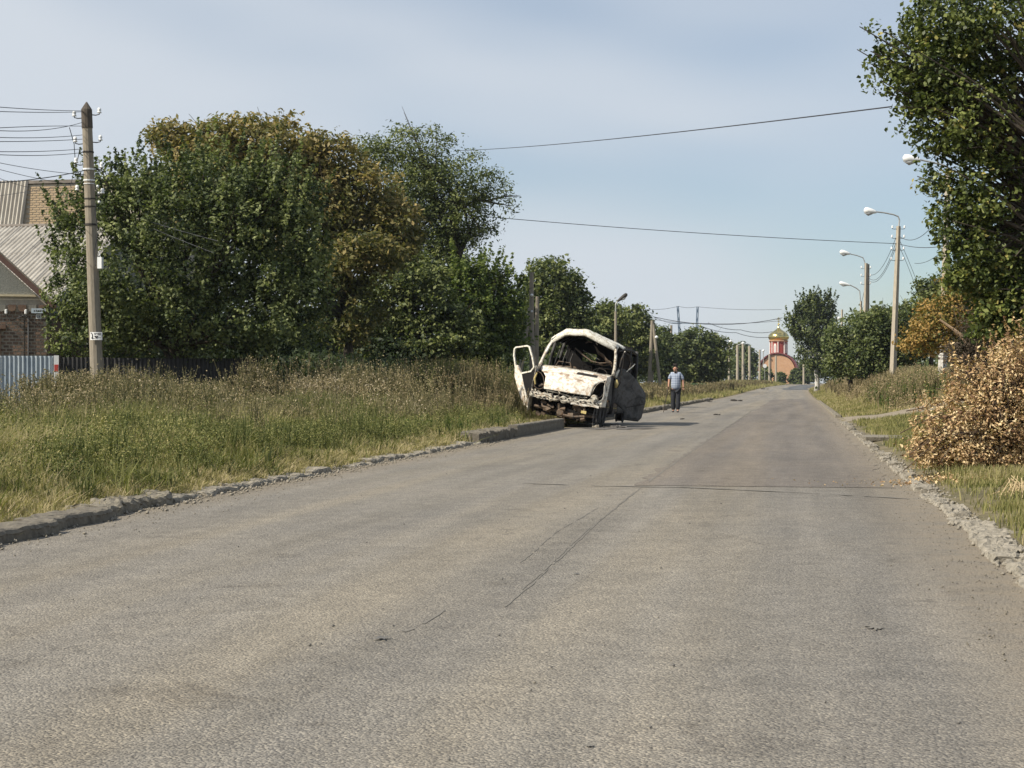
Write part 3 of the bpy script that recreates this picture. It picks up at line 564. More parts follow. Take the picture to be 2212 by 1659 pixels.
# ------------------------------------------------------------------ trees
def tree(name, lab, cat, d, trunk, blobs, mat, nl, ls, seed, group=None, barkm='bark', clus=.38, per=46, shoots=0, tone=(.45, .22), trunkr=.16, asp=.62, fill=.25, limbs=16, kind=None, tonef=None, dy=0):
    """trunk: (u, ground v or None, top v).  blobs: (u, v, ru, rv[, dd, depth radius factor, weight])."""
    r = np.random.default_rng(seed); bx, by = P(trunk[0], d); bz = float(G(bx, by)); s = d/F
    root = thing(name, (bx, by, bz), lab, cat, group)
    top = P3(trunk[1], trunk[2], d)
    B = []
    for b in blobs:
        u, v, ru, rv = b[:4]; dd = b[4] if len(b) > 4 else 0; df = b[5] if len(b) > 5 else 1; wt = b[6] if len(b) > 6 else 1
        c = np.array(P3(u, v, d)); c = c+np.array(FW)*dd; B.append((c, np.array([ru*s, (ru*s*.5+rv*s*.5)*df, rv*s]), wt))
    wts = np.array([b[2]*(b[1][0]*b[1][2])**.9 for b in B]); wts /= wts.sum()
    nc = max(6, nl//per); bi = r.choice(len(B), nc, p=wts)
    dirs = r.normal(0, 1, (nc, 3)); dirs /= np.linalg.norm(dirs, axis=1, keepdims=True)
    rad = np.where(r.random(nc) < fill, r.random(nc)**.5*.75, .80+.24*r.random(nc))
    loc = dirs*rad[:, None]; C = np.array([b[0] for b in B])[bi]; S = np.array([b[1] for b in B])[bi]
    rt, fw = np.array(RT), np.array(FW); o3 = loc*S
    cc = C+rt*o3[:, :1]+fw*o3[:, 1:2]+np.array([0, 0, 1.])*o3[:, 2:3]
    od = rt*dirs[:, :1]+fw*dirs[:, 1:2]+np.array([0, 0, 1.])*dirs[:, 2:3]
    g0 = G(cc[:, 0], cc[:, 1])+.15; cc[:, 2] = np.maximum(cc[:, 2], g0)
    li = np.repeat(np.arange(nc), per); q = len(li)
    crad = clus*r.uniform(.6, 1.3, nc)
    off = r.normal(0, 1, (q, 3)); off /= np.linalg.norm(off, axis=1, keepdims=True); off *= (r.random(q)**.45)[:, None]
    off = off*crad[li][:, None]*np.array([1, 1, .72])
    if shoots:
        sh = r.random(nc) < shoots; ax = od*.45+np.array([0, 0, 1.0]); ax /= np.linalg.norm(ax, axis=1, keepdims=True)
        t = r.random(q); so_ = ax[li]*(t*crad[li]*2.3)[:, None]+r.normal(0, 1, (q, 3))*(.16*crad[li]*(1.15-t))[:, None]
        off = np.where((sh[li] & (dirs[li, 2] > -.1))[:, None], so_, off)
    pos = cc[li]+off
    pos[:, 2] = np.maximum(pos[:, 2], G(pos[:, 0], pos[:, 1])+.05)
    nrm = od[li]*.5+np.array([0, 0, .75])
    V, Fq = leafquads(pos, r, ls*r.uniform(.55, 1.3, q), asp, nrm, .75)
    tn = tone[0]+r.normal(0, tone[1]*.6, q)+r.normal(0, tone[1]*.8, nc)[li]
    if tonef is not None: tn = tn+tonef(pos, root.location)
    npmesh('crown', V, Fq, M[mat], root, attr=np.clip(tn, 0, 1))
    # wood
    mb = MB(); rr = random.Random(seed); b0 = Vector((bx, by, bz-.1)); tp = Vector(top)
    n = 7; pts = [b0.lerp(tp, i/n)+Vector((rr.uniform(-1, 1), rr.uniform(-1, 1), 0))*trunkr*.5*(i > 0) for i in range(n+1)]
    mb.tube(pts, [trunkr*(1.25 if i == 0 else 1-.45*i/n) for i in range(n+1)], 8)
    mb.build('trunk', M[barkm], root, smooth=True)
    lm = MB(); ids = r.choice(nc, min(limbs, nc), replace=False)
    for j in ids:
        e = Vector(cc[j]); k = rr.choice([n-3, n-2, n-1, n]); a = pts[k]
        mid = a.lerp(e, .5)+Vector((rr.uniform(-.2, .2), rr.uniform(-.2, .2), .12*(e-a).length*rr.random()))
        lm.tube([a, a.lerp(mid, .6)+Vector((0, 0, .05)), mid, e], [trunkr*.42, trunkr*.32, trunkr*.22, .012], 5)
        for _ in range(3):
            e2 = e+Vector((rr.uniform(-1, 1), rr.uniform(-1, 1), rr.uniform(-.4, 1)))*clus*1.8
            lm.tube([mid, mid.lerp(e2, .5)+Vector((0, 0, .1)), e2], [trunkr*.14, trunkr*.09, .006], 4)
    lm.build('branches', M[barkm], root)
    return root
M['leaf_brown'] = leafmat('leaves_dead_brown', [(0, (.045, .035, .025)), (1, (.13, .10, .07))], .15, .9)
TL = 'trees along the left verge'; TR = 'trees along the right side'
tree('pear_tree', 'dense dark green tree with upright shoots right behind the near pole', 'tree', 39.7, (392, 372, 700),
     [(300,560,185,160), (430,470,190,120), (560,520,140,140), (240,440,80,80), (330,400,90,45), (480,400,110,70), (610,430,90,80),
      (165,455,52,38,0,1,.7), (165,620,58,75), (215,715,110,70), (400,690,190,80), (560,680,150,85), (640,600,70,110)], 'leaf_dark', 78000, .105, 101, TL, clus=.34, per=44, shoots=.5, tone=(.58, .36), limbs=22)
tree('chestnut_tree', 'big tree turning brown and yellow at the top, behind the dark green one', 'tree', 54.5, (752, 750, 560),
     [(440,320,95,52), (560,320,140,72), (685,365,100,70), (775,430,90,75), (845,500,60,70), (790,555,85,45,-1.6), (372,300,45,32), (480,410,140,90), (640,480,140,110), (760,650,80,90,0,1,.5)],
     'leaf_chest', 52000, .19, 102, TL, clus=.5, per=38, tone=(.5, .28), trunkr=.2, asp=.5, limbs=20, tonef=lambda p, o: .36*sstep(3.5, 8.0, p[:, 2])-.24)
tree('ash_tree', 'tallest airy green tree with sky showing through, at the right end of the big group', 'tree', 70.5, (1000, 985, 430),
     [(890,345,110,70), (820,330,60,32), (975,385,90,65), (1060,420,52,52), (945,455,110,70), (1000,500,80,28), (870,430,90,70), (880,520,95,70,0,1,1.2), (960,560,90,60,0,1,1)], 'leaf_mid', 34000, .16, 103, TL, clus=.55, per=34, tone=(.5, .28), trunkr=.24, asp=.42, fill=.35, limbs=26)
tree('maple_tree', 'bright green bushy tree below the tall airy one', 'tree', 64, (905, 905, 700), [(880,640,100,90), (940,720,110,70), (800,720,70,70), (900,600,60,50)], 'leaf_mid', 24000, .17, 104, TL, clus=.45, per=36, tone=(.55, .3))
tree('maple_tree', 'light green tree left of the leaning double pole', 'tree', 67, (1050, 1050, 700), [(1000,650,80,90), (1065,675,65,80), (1105,640,22,55,0,1,.7), (1050,740,90,60), (1040,600,55,45)], 'leaf_fresh', 22000, .16, 105, TL, clus=.4, per=36, tone=(.42, .3), shoots=.3)
tree('maple_tree', 'dark shaded tree behind the slim dark trunk', 'tree', 72, (700, 700, 680), [(700,660,110,110), (620,730,100,70), (780,730,90,70)], 'leaf_dark', 16000, .2, 106, TL, clus=.5, per=36)
tree('maple_tree', 'shaded tree behind the dark fence, nearer the house', 'tree', 68, (430, 430, 680), [(430,660,130,120), (320,720,110,80), (520,740,110,60), (240,740,80,60)], 'leaf_dark', 18000, .2, 107, TL, clus=.5, per=36)
tree('maple_tree', 'round green tree rising behind the double pole and the burnt van', 'tree', 96, (1190, 1190, 700), [(1190,615,60,58), (1180,710,75,75), (1243,665,30,65), (1130,690,38,60), (1215,740,60,50)], 'leaf_mid', 24000, .24, 108, TL, clus=.6, per=34, tone=(.5, .3))
tree('linden_tree', 'leafy tree above the van roof, left one of a pair', 'tree', 125, (1305, 1305, 740), [(1300,705,42,52), (1285,760,50,50), (1325,700,32,42)], 'leaf_mid', 12000, .28, 109, TL, clus=.65, per=30, tone=(.55, .3))
tree('linden_tree', 'leafy tree above the van roof, right one of a pair', 'tree', 130, (1372, 1372, 740), [(1368,705,38,45), (1385,760,42,52), (1345,760,40,48)], 'leaf_mid', 12000, .28, 110, TL, clus=.65, per=30, tone=(.6, .3))
tree('linden_tree', 'narrow dark tree behind the leaning A-frame pole', 'tree', 160, (1428, 1428, 760), [(1428,760,24,55), (1440,790,30,32)], 'leaf_dark', 7000, .34, 111, TL, clus=.7, per=28)
tree('maple_tree', 'wide round tree standing behind the walking man', 'tree', 172, (1500, 1500, 770), [(1500,752,48,42), (1470,785,40,36), (1545,772,32,44), (1515,795,50,26)], 'leaf_mid', 18000, .34, 112, TL, clus=.8, per=30, tone=(.42, .28))
tree('maple_tree', 'far round tree between the wide tree and the church', 'tree', 335, (1605, 1605, 790), [(1600,775,30,34), (1624,788,12,30), (1585,800,24,22)], 'leaf_dark', 11000, .5, 113, TL, clus=.7, per=28, tone=(.6, .3))
for i, (u, v, ru, rv, lab) in enumerate([(1655, 808, 11, 14, 'far dark tree below the left half of the church arch'), (1686, 814, 9, 8, 'far dark tree below the gilded dome'), (1722, 812, 14, 14, 'far tree right of the church at the end of the road'), (1748, 800, 22, 26, 'far tree behind the road bend')]):
    tree('far_tree', lab, 'tree', 352, (u, u, v), [(u, v, ru, rv), (u-3, v+12, ru, 14)], 'leaf_dark', 4200, .6, 120+i, 'far trees round the church', clus=.6, per=26, tone=(.55, .25), limbs=5)
tree('poplar_tree', 'spiky green tree with a whitewashed trunk at the road edge, right of the dome', 'tree', 182, (1764, 1765, 740), [(1755,705,40,42), (1742,672,24,26), (1783,672,18,28), (1710,684,12,12,0,1,.4), (1762,750,40,44), (1780,795,32,26), (1722,705,22,18), (1758,662,20,18), (1795,750,28,50)], 'leaf_mid', 19000, .30, 130, TR, 'whitewash', clus=.7, per=32, shoots=.6, tone=(.32, .25), trunkr=.28)
tree('linden_tree', 'dark tree right of the spiky one, under the farthest lamps', 'tree', 97, (1838, 1838, 740), [(1852,730,36,46), (1820,790,32,24), (1880,780,44,44), (1838,765,30,40), (1808,745,22,46)], 'leaf_dark', 15000, .2, 131, TR, clus=.6, per=32, tone=(.6, .3))
tree('linden_tree', 'dark green tree standing behind the tall lamp pole', 'tree', 91, (1905, 1905, 740), [(1900,715,45,50), (1885,775,50,42), (1945,730,30,55)], 'leaf_mid', 18000, .19, 132, TR, clus=.55, per=34, tone=(.35, .3))
tree('maple_tree', 'green tree right of the tall lamp pole', 'tree', 92, (2010, 2010, 720), [(2000,690,55,60), (2060,655,60,60), (1962,745,36,45), (2020,625,40,30), (2090,720,50,60)], 'leaf_mid', 22000, .2, 133, TR, clus=.5, per=34, tone=(.5, .3))
tree('maple_tree', 'shaded dark tree at the right edge behind the dry brush', 'tree', 64, (2190, 2190, 700), [(2150,640,90,110), (2220,600,90,160), (2150,745,85,55), (2100,700,50,60)], 'leaf_dark', 26000, .19, 134, TR, clus=.45, per=34, tone=(.4, .3))
tree('apricot_tree', 'small orange and yellow leaved tree in front of the nearest lamp pole', 'tree', 50, (2070, 2066, 720), [(2035,700,62,55), (1985,735,40,34), (2085,650,50,46), (2115,690,40,40), (2060,612,26,20,0,1,.5)], 'leaf_yellow', 13000, .105, 135, TR, clus=.32, per=26, tone=(.55, .3), trunkr=.07, fill=.4)
tree('bare_bush', 'dead grey brown bush between the orange tree and the dry brush pile', 'bush', 27, (2135, 2130, 790), [(2130,715,52,50), (2085,765,40,35), (2170,760,50,50)], 'leaf_brown', 9000, .04, 136, None, 'twig', clus=.18, per=26, trunkr=.025, limbs=46)
tree('walnut_tree', 'large near tree hanging over the road from the right edge', 'tree', 21, (2520, 2440, 420),
     [(1998,150,92,92), (2130,50,160,110), (2075,255,110,90), (2122,415,75,85,0,1,.6), (2155,560,85,95,.3,1,.75), (2190,665,62,50),(2075,470,62,70,0,1,.8),(2085,575,50,55,0,1,.7),(2140,700,60,45,0,1,.7),(2035,400,40,30,0,1,.3), (1872,60,16,34,0,1,.035), (1905,150,36,40,0,1,.25), (1950,250,36,30,0,1,.25), (1992,395,16,9,0,1,.02), (2040,545,22,30,0,1,.12), (2440,220,240,300,.3,1,.18)],
     'leaf_near', 40000, .070, 140, TR, clus=.2, per=26, shoots=.25, tone=(.45, .3), trunkr=.17, asp=.66, fill=.2, limbs=60, tonef=lambda p, o: .0*p[:, 2])
bp = tree('brush_pile', 'heap of cut branches with dry orange leaves beside the right kerb', 'brush pile', 18.6, (2250, 2180, 900),
     [(2080,925,90,80,0,1,1), (2150,880,95,125), (2215,850,80,115), (2290,880,130,130), (2006,975,48,38), (2100,985,110,40), (2200,990,110,42)], 'leaf_dry', 44000, .044, 141, None, 'twig', clus=.15, per=22, shoots=.3, tone=(.60, .34), trunkr=.05, asp=.45, fill=.25, limbs=170)
for ch in bp.children:
    if ch.name.startswith('trunk'): ch.name = 'thick_branch'
    if ch.name.startswith('crown'): ch.name = 'dry_leaves'
# fallen dry leaves and a bundle of dry grass
x, y = P(2100, 17.4); r = np.random.default_rng(5)
c = np.stack([x+r.normal(0, .7, 900), y+r.normal(0, .35, 900)], -1); c = np.c_[c, G(c[:, 0], c[:, 1])+.03+.03*r.random(900)]
V, Fq = leafquads(c, r, .05*r.uniform(.5, 1.2, 900), .5, np.array([0, 0, 1.2])); meta(npmesh('fallen_leaves', V, Fq, M['leaf_dry'], attr=r.uniform(.1, .9, 900)), 'dry leaves fallen in front of the brush pile', kind='stuff')
mb = MB(); x, y = P(2205, 14.6)
for i in range(46):
    a = rnd.uniform(0, 6.28); l = rnd.uniform(.12, .34); z = G(x, y).item()
    mb.tube([(x+rnd.uniform(-.14, .14), y+rnd.uniform(-.1, .1), z+.02), (x+l*.5*math.cos(a), y+l*.5*math.sin(a), z+rnd.uniform(.06, .2)), (x+l*math.cos(a), y+l*math.sin(a), z+.02)], .004, 4)
m_ = simple('straw', (.40, .30, .16), (.56, .44, .26), 10, .9)
meta(mb.build('straw_bundle', m_), 'loop of pale dry straw lying in the grass at the right edge', 'straw')
mb = MB(); a = P3(1992, 845, 30); b = P3(2006, 905, 30)
mb.tube([a, a.lerp(b, .35)+Vector((.02, 0, 0)), b, Vector((b.x, b.y, G(b.x, b.y).item()-.05))], [.006, .012, .013, .013], 5)
for k in range(9): q = a.lerp(b, k/9); mb.add([q, q+Vector((.03, .0, .05)), q+Vector((.07, .01, .03)), q+Vector((.04, 0, -.01))], [(0, 1, 2, 3)])
meta(mb.build('dry_stalk', m_), 'single pale dry stalk sticking up left of the brush pile', 'stalk')
mb = MB(); a = P3(2030, 690, 34); b = P3(2128, 790, 34)
mb.tube([a, a.lerp(b, .4)+Vector((.05, 0, .08)), a.lerp(b, .7), b, Vector((b.x+.3, b.y, b.z-.7)), Vector((b.x+.5, b.y, G(b.x+.5, b.y).item()-.05))], [.02, .035, .04, .045, .045, .05], 6)
meta(mb.build('dead_branch', simple('branch_tan', (.30, .20, .12), (.42, .30, .19), 10, .9)), 'bent tan dead branch in front of the dead grey bush', 'branch')
# slab in the right verge, small rubbish
mb = MB(); x, y = P(1925, 30.7); mb.box((x-.5, y-1.0, .02), (x+.6, y+1.1, G(x, y).item()+.035))
meta(mb.build('concrete_slab', M['concrete'], jit=.02), 'pale concrete slab set in the grass left of the brush pile', 'slab')

# ------------------------------------------------------------------ far woods behind everything (one mass)
def woods(name, segs, lab, seed, ls, n, mat='leaf_dark'):
    r = np.random.default_rng(seed); cs = []
    for (xa, ya, xb, yb, h) in segs:
        k = n//len(segs); t = r.random(k); sg_ = 2.5 if name != 'undergrowth' else .7; hh = h*(.65+.35*vn(t*40, t*0, .9, seed))
        cs.append(np.stack([xa+(xb-xa)*t+r.normal(0, sg_, k), ya+(yb-ya)*t+r.normal(0, sg_, k), hh*r.random(k)**.6], -1))
    c = np.concatenate(cs); c[:, 2] += G(c[:, 0], c[:, 1]); V, Fq = leafquads(c, r, ls*r.uniform(.5, 1.3, len(c)), .7, np.array([0, -.4, .7]))
    return meta(npmesh(name, V, Fq, M[mat], attr=np.clip((.45 if name != 'undergrowth' else .12)+.5*(vn(c[:, 0], c[:, 1]+c[:, 2]*2, .5, seed+1)-.5)+r.normal(0, .12, len(c)), 0, 1)), lab, kind='stuff')  # undergrowth leaves get a low tone, so their shade is painted in
woods('undergrowth', [(-14.2, 41, -15.5, 60, 1.9), (-15, 60, -13.5, 96, 2.6), (-18, 42, -21, 75, 3.4)], 'bushes under the trees behind the left weeds, leaf colour darkened for the shade there', 149, .17, 60000)
woods('far_wood', [(-75, 110, -30, 190, 6), (-40, 190, -14, 330, 7.2)], 'wood behind the left verge far down the road', 150, .55, 46000)
woods('far_wood', [(-60, 440, 90, 455, 7.5), (-160, 430, -60, 450, 8)], 'far wood closing the end of the road', 151, .8, 26000)
woods('far_wood', [(9, 130, 14, 380, 7), (26, 110, 40, 300, 7)], 'wood behind the right bank', 152, .5, 30000)

# ------------------------------------------------------------------ poles, lamps, wires
def wire(name, pts, sag, lab, r=.009, mat='wire', group='overhead wires', n=16):
    mb = MB(); P_ = []
    for i in range(len(pts)-1):
        a, b = Vector(pts[i]), Vector(pts[i+1])
        for k in range(n+(i == len(pts)-2)):
            t = k/n; q = a.lerp(b, t); q.z -= 4*sag*t*(1-t); P_.append(q)
    mb.tube(P_, r, 5); return meta(mb.build(name, M[mat]), lab, 'wire', group)
def pole_mb(ub, ut, vt, d, rb, rt, square=False, zb=None):
    x, y = P(ub, d); xt, yt = P(ut, d); z0 = G(x, y).item()-.25 if zb is None else zb
    mb = MB(); a = Vector((x, y, z0)); b = Vector((xt, yt, Z(vt, d))); n = 4 if square else 12
    mb.tube([a, a.lerp(b, .5), b], [rb, (rb+rt)/2, rt], n); return mb, a, b
def lamp_pole(ub, ut, vt, d, arm, head, lab, rb=.17, rt=.10, mat='pole_pale', group='street lamps on the right', square=True, headmat='white', wash=None, flip=1):
    mb, a, b = pole_mb(ub, ut, vt, d, rb, rt, square); root = thing('street_lamp', (a.x, a.y, a.z+.25), lab, 'street lamp', group)
    mb.build('pole', M[mat], root)
    if wash: 
        w0 = MB(); w0.tube([a.lerp(b, .0), a.lerp(b, wash)], [rb+.012, rb*.97+.008], 4); w0.build('whitewash_coat', M['whitewash'], root)
    m2 = MB(); m2.tube([P3(u, v, d) for u, v in arm], .035 if d < 110 else .05, 6); m2.build('arm', M['galv'], root)
    h = MB(); p0, p1 = P3(*head[0], d), P3(*head[1], d); ax = (p1-p0); ln = ax.length
    h.tube([p0, p0+ax*.12, p0+ax*.35, p0+ax*.7, p0+ax*.92, p1], [.04, .075, .12, .15, .13, .03], 10)
    h.build('lamp_head', M[headmat], root, smooth=True)
    g = MB(); q0, q1 = p0+ax*.35-Vector((0, 0, .07)), p0+ax*.92-Vector((0, 0, .07)); g.tube([q0, q0.lerp(q1, .5)-Vector((0, 0, .05)), q1], [.06, .12, .07], 8); g.build('lamp_glass', M['glassgrey'], root, smooth=True)
    return root, a, b
def insulators(root, a, b, fr, d, side, mat='white'):
    for f in fr:
        for s_ in side:
            p = a.lerp(b, f); q = p+RT*s_*.28
            m1 = MB(); m1.tube([p, p+RT*s_*.2-Vector((0, 0, .02)), q, q+Vector((0, 0, .06))], .012, 5); m1.build('hook', M['iron'], root)
            m2 = MB(); m2.lathe([(0.001, .15), (.035, .14), (.045, .09), (.03, .07), (.05, .05), (.05, .03), (0.001, .03)], (q.x, q.y, q.z), 8); m2.build('insulator', M[mat], root, smooth=True)
# near left pole
mb, a, b = pole_mb(214, 187, 236, 37, .150, .108); xtra = P3(187, 221, 37); mb.tube([b, xtra], [.108, .012], 12)
NP = thing('utility_pole', (a.x, a.y, a.z+.25), 'tall near concrete pole with white insulators and a white notice, left of the trees', 'utility pole')
mb.build('pole', M['pole'], NP)
m1 = MB(); m1.tube([b+(a-b)*.058, b, xtra+Vector((0, 0, .012))], [.122, .120, .014], 12); m1.build('cap', M['pole_dark'], NP)
insulators(NP, a, b, [.985, .90, .815, .735], 37, (1,), 'white'); insulators(NP, a, b, [.975, .895, .83, .745], 37, (-1,), 'white')
for f, mt, h in ((.975, 'iron', .015), (.735, 'iron', .03), (.62, 'white', .03), (.55, 'white', .025), (.44, 'iron', .022), (.385, 'iron', .03), (.29, 'iron', .035)):
    pass
for v, mt, h in ((322, 'iron', .03), (357, 'white', .035), (380, 'white', .03), (388, 'white', .015), (418, 'iron', .025), (434, 'iron', .025), (470, 'iron', .045)):
    t = (v-236)/(850-236); q = b.lerp(a, t*.93); rr_ = .108+(.150-.108)*t+.012; m1 = MB(); m1.tube([q, q-Vector((0, 0, h))], rr_, 12); m1.build('band', M[mt], NP)
q = P3(217, 567, 36.85); m1 = MB(); m1.box((q.x-.05, q.y-.06, q.z-.13), (q.x+.05, q.y+.05, q.z+.12)); m1.tube([q+Vector((0, 0, .12)), q+Vector((-.06, .05, .25)), q+Vector((-.12, .1, .1))], .008, 5)
m1.build('junction_box', M['white'], NP)
for (u, v) in ((213, 417), (214, 436), (211, 402)):
    q = P3(u, v, 36.9); m1 = MB(); m1.lathe([(.001, .035), (.03, .02), (.03, -.02), (.001, -.035)], q, 8); m1.build('insulator', M['white'], NP, smooth=True)
m1 = MB(); m1.tube([P3(203, 395, 36.8), P3(212, 420, 36.75), P3(205, 455, 36.8), P3(212, 500, 36.8), P3(204, 540, 36.8), P3(206, 575, 36.8)], .009, 5); m1.build('cable', M['wire'], NP)
# the notice: paper + marks
qa = P3(195, 717, 36.82); qb = P3(221, 734, 36.82); m1 = MB(); up = Vector((0, 0, 1)); W_ = (qb-qa).dot(RT); H_ = qa.z-qb.z
def sheetpt(a_, c_, t_): return qa+RT*(a_*W_)-up*((1-c_)*H_)-FW*(t_+.035*(1-(2*a_-1)**2))
m1.grid([[sheetpt(i/8, j, .0) for i in range(9)] for j in (0, 1)]); nb_ = m1.build('notice', M['signpaper'], NP, solid=.004)
m1 = MB()
def stroke(pts, wd=.010):
    for i in range(len(pts)-1):
        (x0, y0), (x1, y1) = pts[i], pts[i+1]; A, B_ = sheetpt(x0, y0, .008), sheetpt(x1, y1, .008); t = (B_-A).normalized(); s_ = t.cross(FW).normalized()*wd/2
        m1.add([A-s_, A+s_, B_+s_, B_-s_], [(0, 1, 2, 3)])
stroke([(.08, .92), (.20, .7), (.22, .4), (.12, .2)], .022); stroke([(.18, .15), (.30, .25)], .02); stroke([(.34, .85), (.6, .85)], .012); stroke([(.36, .72), (.52, .70)], .01)
stroke([(.64, .68), (.66, .86), (.72, .86), (.72, .68)], .013); stroke([(.80, .88), (.80, .7), (.88, .74), (.88, .9)], .013); stroke([(.40, .5), (.55, .22), (.66, .5), (.55, .42), (.40, .5)], .02); stroke([(.72, .3), (.9, .3)], .008); stroke([(.36, .2), (.46, .2)], .008)
m1.build('notice_print', M['ink'], nb_)
# wires that leave the near pole to the left (towards a pole outside the frame)
def lw(v0, v1, k, sag, d0=36.9, d1=24, u0=178):
    wire('wire', [P3(u0, v0, d0), P3(-60, v1, d1)], sag, k, .0065)
for (v0, v1, sag, k) in ((239, 226, .02, 'top wire running left from the near pole'), (241, 238, .02, 'second wire running left from the near pole'),
        (264, 277, .10, 'third wire, rising to the second insulator of the near pole'), (272, 279, -.02, 'fourth wire, just below the rising one'),
        (291, 294, .04, 'fifth wire leaving the near pole to the left'), (300, 305, .02, 'sixth wire leaving the near pole to the left'),
        (321, 326, .03, 'seventh wire leaving the near pole to the left'), (329, 330, .05, 'eighth wire, lowest of the insulator wires')): lw(v0, v1, k, sag)
wire('wire', [P3(186, 367, 36.9), P3(-40, 396, 30)], .05, 'thick service cable rising from the left to the near pole', .010)
wire('wire', [P3(184, 377, 36.9), P3(-40, 343, 30)], .04, 'thin cable falling from the left edge to the near pole', .006)
wire('wire', [P3(184, 391, 37), P3(-40, 427, 48)], .03, 'thin cable rising over the red brick gable to the near pole', .006)
wire('wire', [P3(160, 398, 44), P3(-40, 355, 30)], .04, 'thin cable crossing down over the roofs', .006)
wire('wire', [P3(60, 404, 50), P3(-40, 370, 30)], .02, 'short cable ending at the roof top', .006)
wire('wire', [P3(150, 275, 37.5), P3(160, 310, 38), P3(163, 355, 40), P3(152, 402, 50)], .0, 'loose cable hanging from the wires down to the roof', .009)
wire('wire', [P3(172, 322, 37.2), P3(166, 350, 38)], .02, 'short loose loop under the lowest insulator', .009)
# long wires over the road
wire('wire', [P3(990, 325, 66), P3(1925, 230, 23)], .10, 'upper long wire crossing the sky to the near tree', .010)
wire('wire', [P3(1000, 463, 70), P3(1941, 526, 77), P3(2045, 530, 59)], .12, 'lower long wire crossing the road to the tall lamp pole', .014)
wire('wire', [P3(330, 480, 37.6), P3(470, 520, 37.6)], .01, 'upper of two cables hanging in front of the dark green tree', .006, 'wire_pale')
wire('wire', [P3(330, 493, 37.6), P3(460, 545, 37.6)], .01, 'lower of two cables hanging in front of the dark green tree', .006, 'wire_pale')
# right lamps
l1, a1, b1 = lamp_pole(2034, 2048, 372, 59, [(2048, 374), (2048, 362), (2038, 356), (2012, 350), (1990, 345)], [(1990, 346), (1950, 340)], 'nearest street lamp, half hidden by the near tree, its foot whitewashed', .145, .10, wash=.22)
l2, a2, b2 = lamp_pole(1927, 1941, 488, 77, [(1941, 492), (1943, 475), (1940, 467), (1930, 463), (1910, 459), (1893, 457)], [(1894, 458), (1866, 453)], 'tall street lamp on the bank, clear against the sky', .17, .10)
l3, a3, b3 = lamp_pole(1866, 1871, 568, 102, [(1868, 640), (1868, 565), (1864, 556), (1850, 551), (1836, 548)], [(1837, 548), (1814, 543)], 'third street lamp, with two bare pole tops close together', .13, .10)
l4, a4, b4 = lamp_pole(1858, 1860, 650, 133, [(1859, 652), (1857, 628), (1850, 622), (1836, 615)], [(1837, 616), (1813, 610)], 'fourth street lamp, lower right of the spiky tree', .13, .09)
l5, a5, b5 = lamp_pole(1817, 1819, 668, 175, [(1819, 672), (1819, 685), (1815, 688)], [(1817, 688), (1809, 686)], 'farthest street lamp on the right, small lamp close to its pole', .14, .10)
for lp, a, b, fr in ((l2, a2, b2, (.985, .93, .86, .80)), (l3, a3, b3, (.96, .90, .84))):
    insulators(lp, a, b, fr, 0, (-1, 1))
mb, a, b = pole_mb(1872, 1874, 570, 103.5, .15, .12, True); o = mb.build('utility_pole', M['pole']); meta(o, 'plain pole standing just behind the third street lamp', 'utility pole')
for v0, v1, k in ((505, 600, .9), (515, 606, 1.1), (525, 612, 1.0)): wire('wire', [P3(1938, v0, 77), P3(1873, v1-10, 102)], k*.8, {505: 'upper', 515: 'middle', 525: 'lower'}[v0]+' of the sagging wires between the tall lamp and the third lamp', .012)
wire('wire', [P3(1943, 510, 77), P3(2046, 440, 59)], .6, 'sagging wire from the tall lamp up into the near tree', .012)
wire('wire', [P3(1944, 520, 77), P3(1996, 650, 84)], -.1, 'first wire falling right from the tall lamp behind the trees', .010)
wire('wire', [P3(1944, 535, 77), P3(1985, 640, 84)], -.1, 'second wire falling right from the tall lamp behind the trees', .010)
wire('wire', [P3(1976, 568, 70), P3(2046, 530, 59)], .2, 'short wire under the near tree, upper', .010)
wire('wire', [P3(1990, 625, 78), P3(2046, 580, 59)], .2, 'short wire under the near tree, lower', .010)
wire('wire', [P3(1871, 600, 102), P3(1858, 660, 133)], .3, 'wire between the third and the fourth lamp', .014)
# left poles
def plain(ub, ut, vt, d, rb, rt, lab, mat='pole', strut=None, group='poles along the left verge', cap=None):
    mb, a, b = pole_mb(ub, ut, vt, d, rb, rt); root = thing('utility_pole', (a.x, a.y, a.z+.25), lab, 'utility pole', group); mb.build('pole', M[mat], root)
    if strut:
        for (u0, v0, u1) in strut:
            x, y = P(u1, d-.6); m = MB(); m.tube([P3(u0, v0, d), (x, y, G(x, y).item()-.2)], [.09*rb/.13, .10*rb/.13], 8); m.build('strut', M[mat], root)
    if cap:
        for (u, v, rr_) in cap:
            q = P3(u, v, d-.2); m = MB(); m.lathe([(.001, rr_), (rr_*.8, rr_*.5), (rr_, 0), (rr_*.8, -rr_*.5), (.001, -rr_)], q, 8); m.build('insulator', M['white'], root, smooth=True)
    return root
plain(1150, 1148, 588, 74, .13, .095, 'pole with a leaning strut behind the open van door', strut=[(1145, 665, 1112)], cap=[(1149, 637, .07), (1149, 672, .05)])
plain(1157, 1161, 640, 75, .12, .08, 'shorter grey pole right beside the strutted one')
plain(1248, 1249, 640, 102, .13, .10, 'pole directly above the van roof')
plain(1366, 1372, 662, 140, .15, .12, 'slim pole right of the van roof')
plain(1401, 1409, 692, 128, .16, .12, 'pole of the leaning A-frame left of the walking man', strut=[(1411, 700, 1429)], cap=[(1418, 728, .14)])
plain(1407, 1411, 690, 129.5, .13, .11, 'second pole standing close in the A-frame pair')
plain(1448, 1450, 702, 165, .14, .12, 'thin pole in front of the wide round tree')
plain(1538, 1538, 800, 190, .14, .13, 'short stub pole behind the walking man')
G4 = 'far lamp poles on the left'
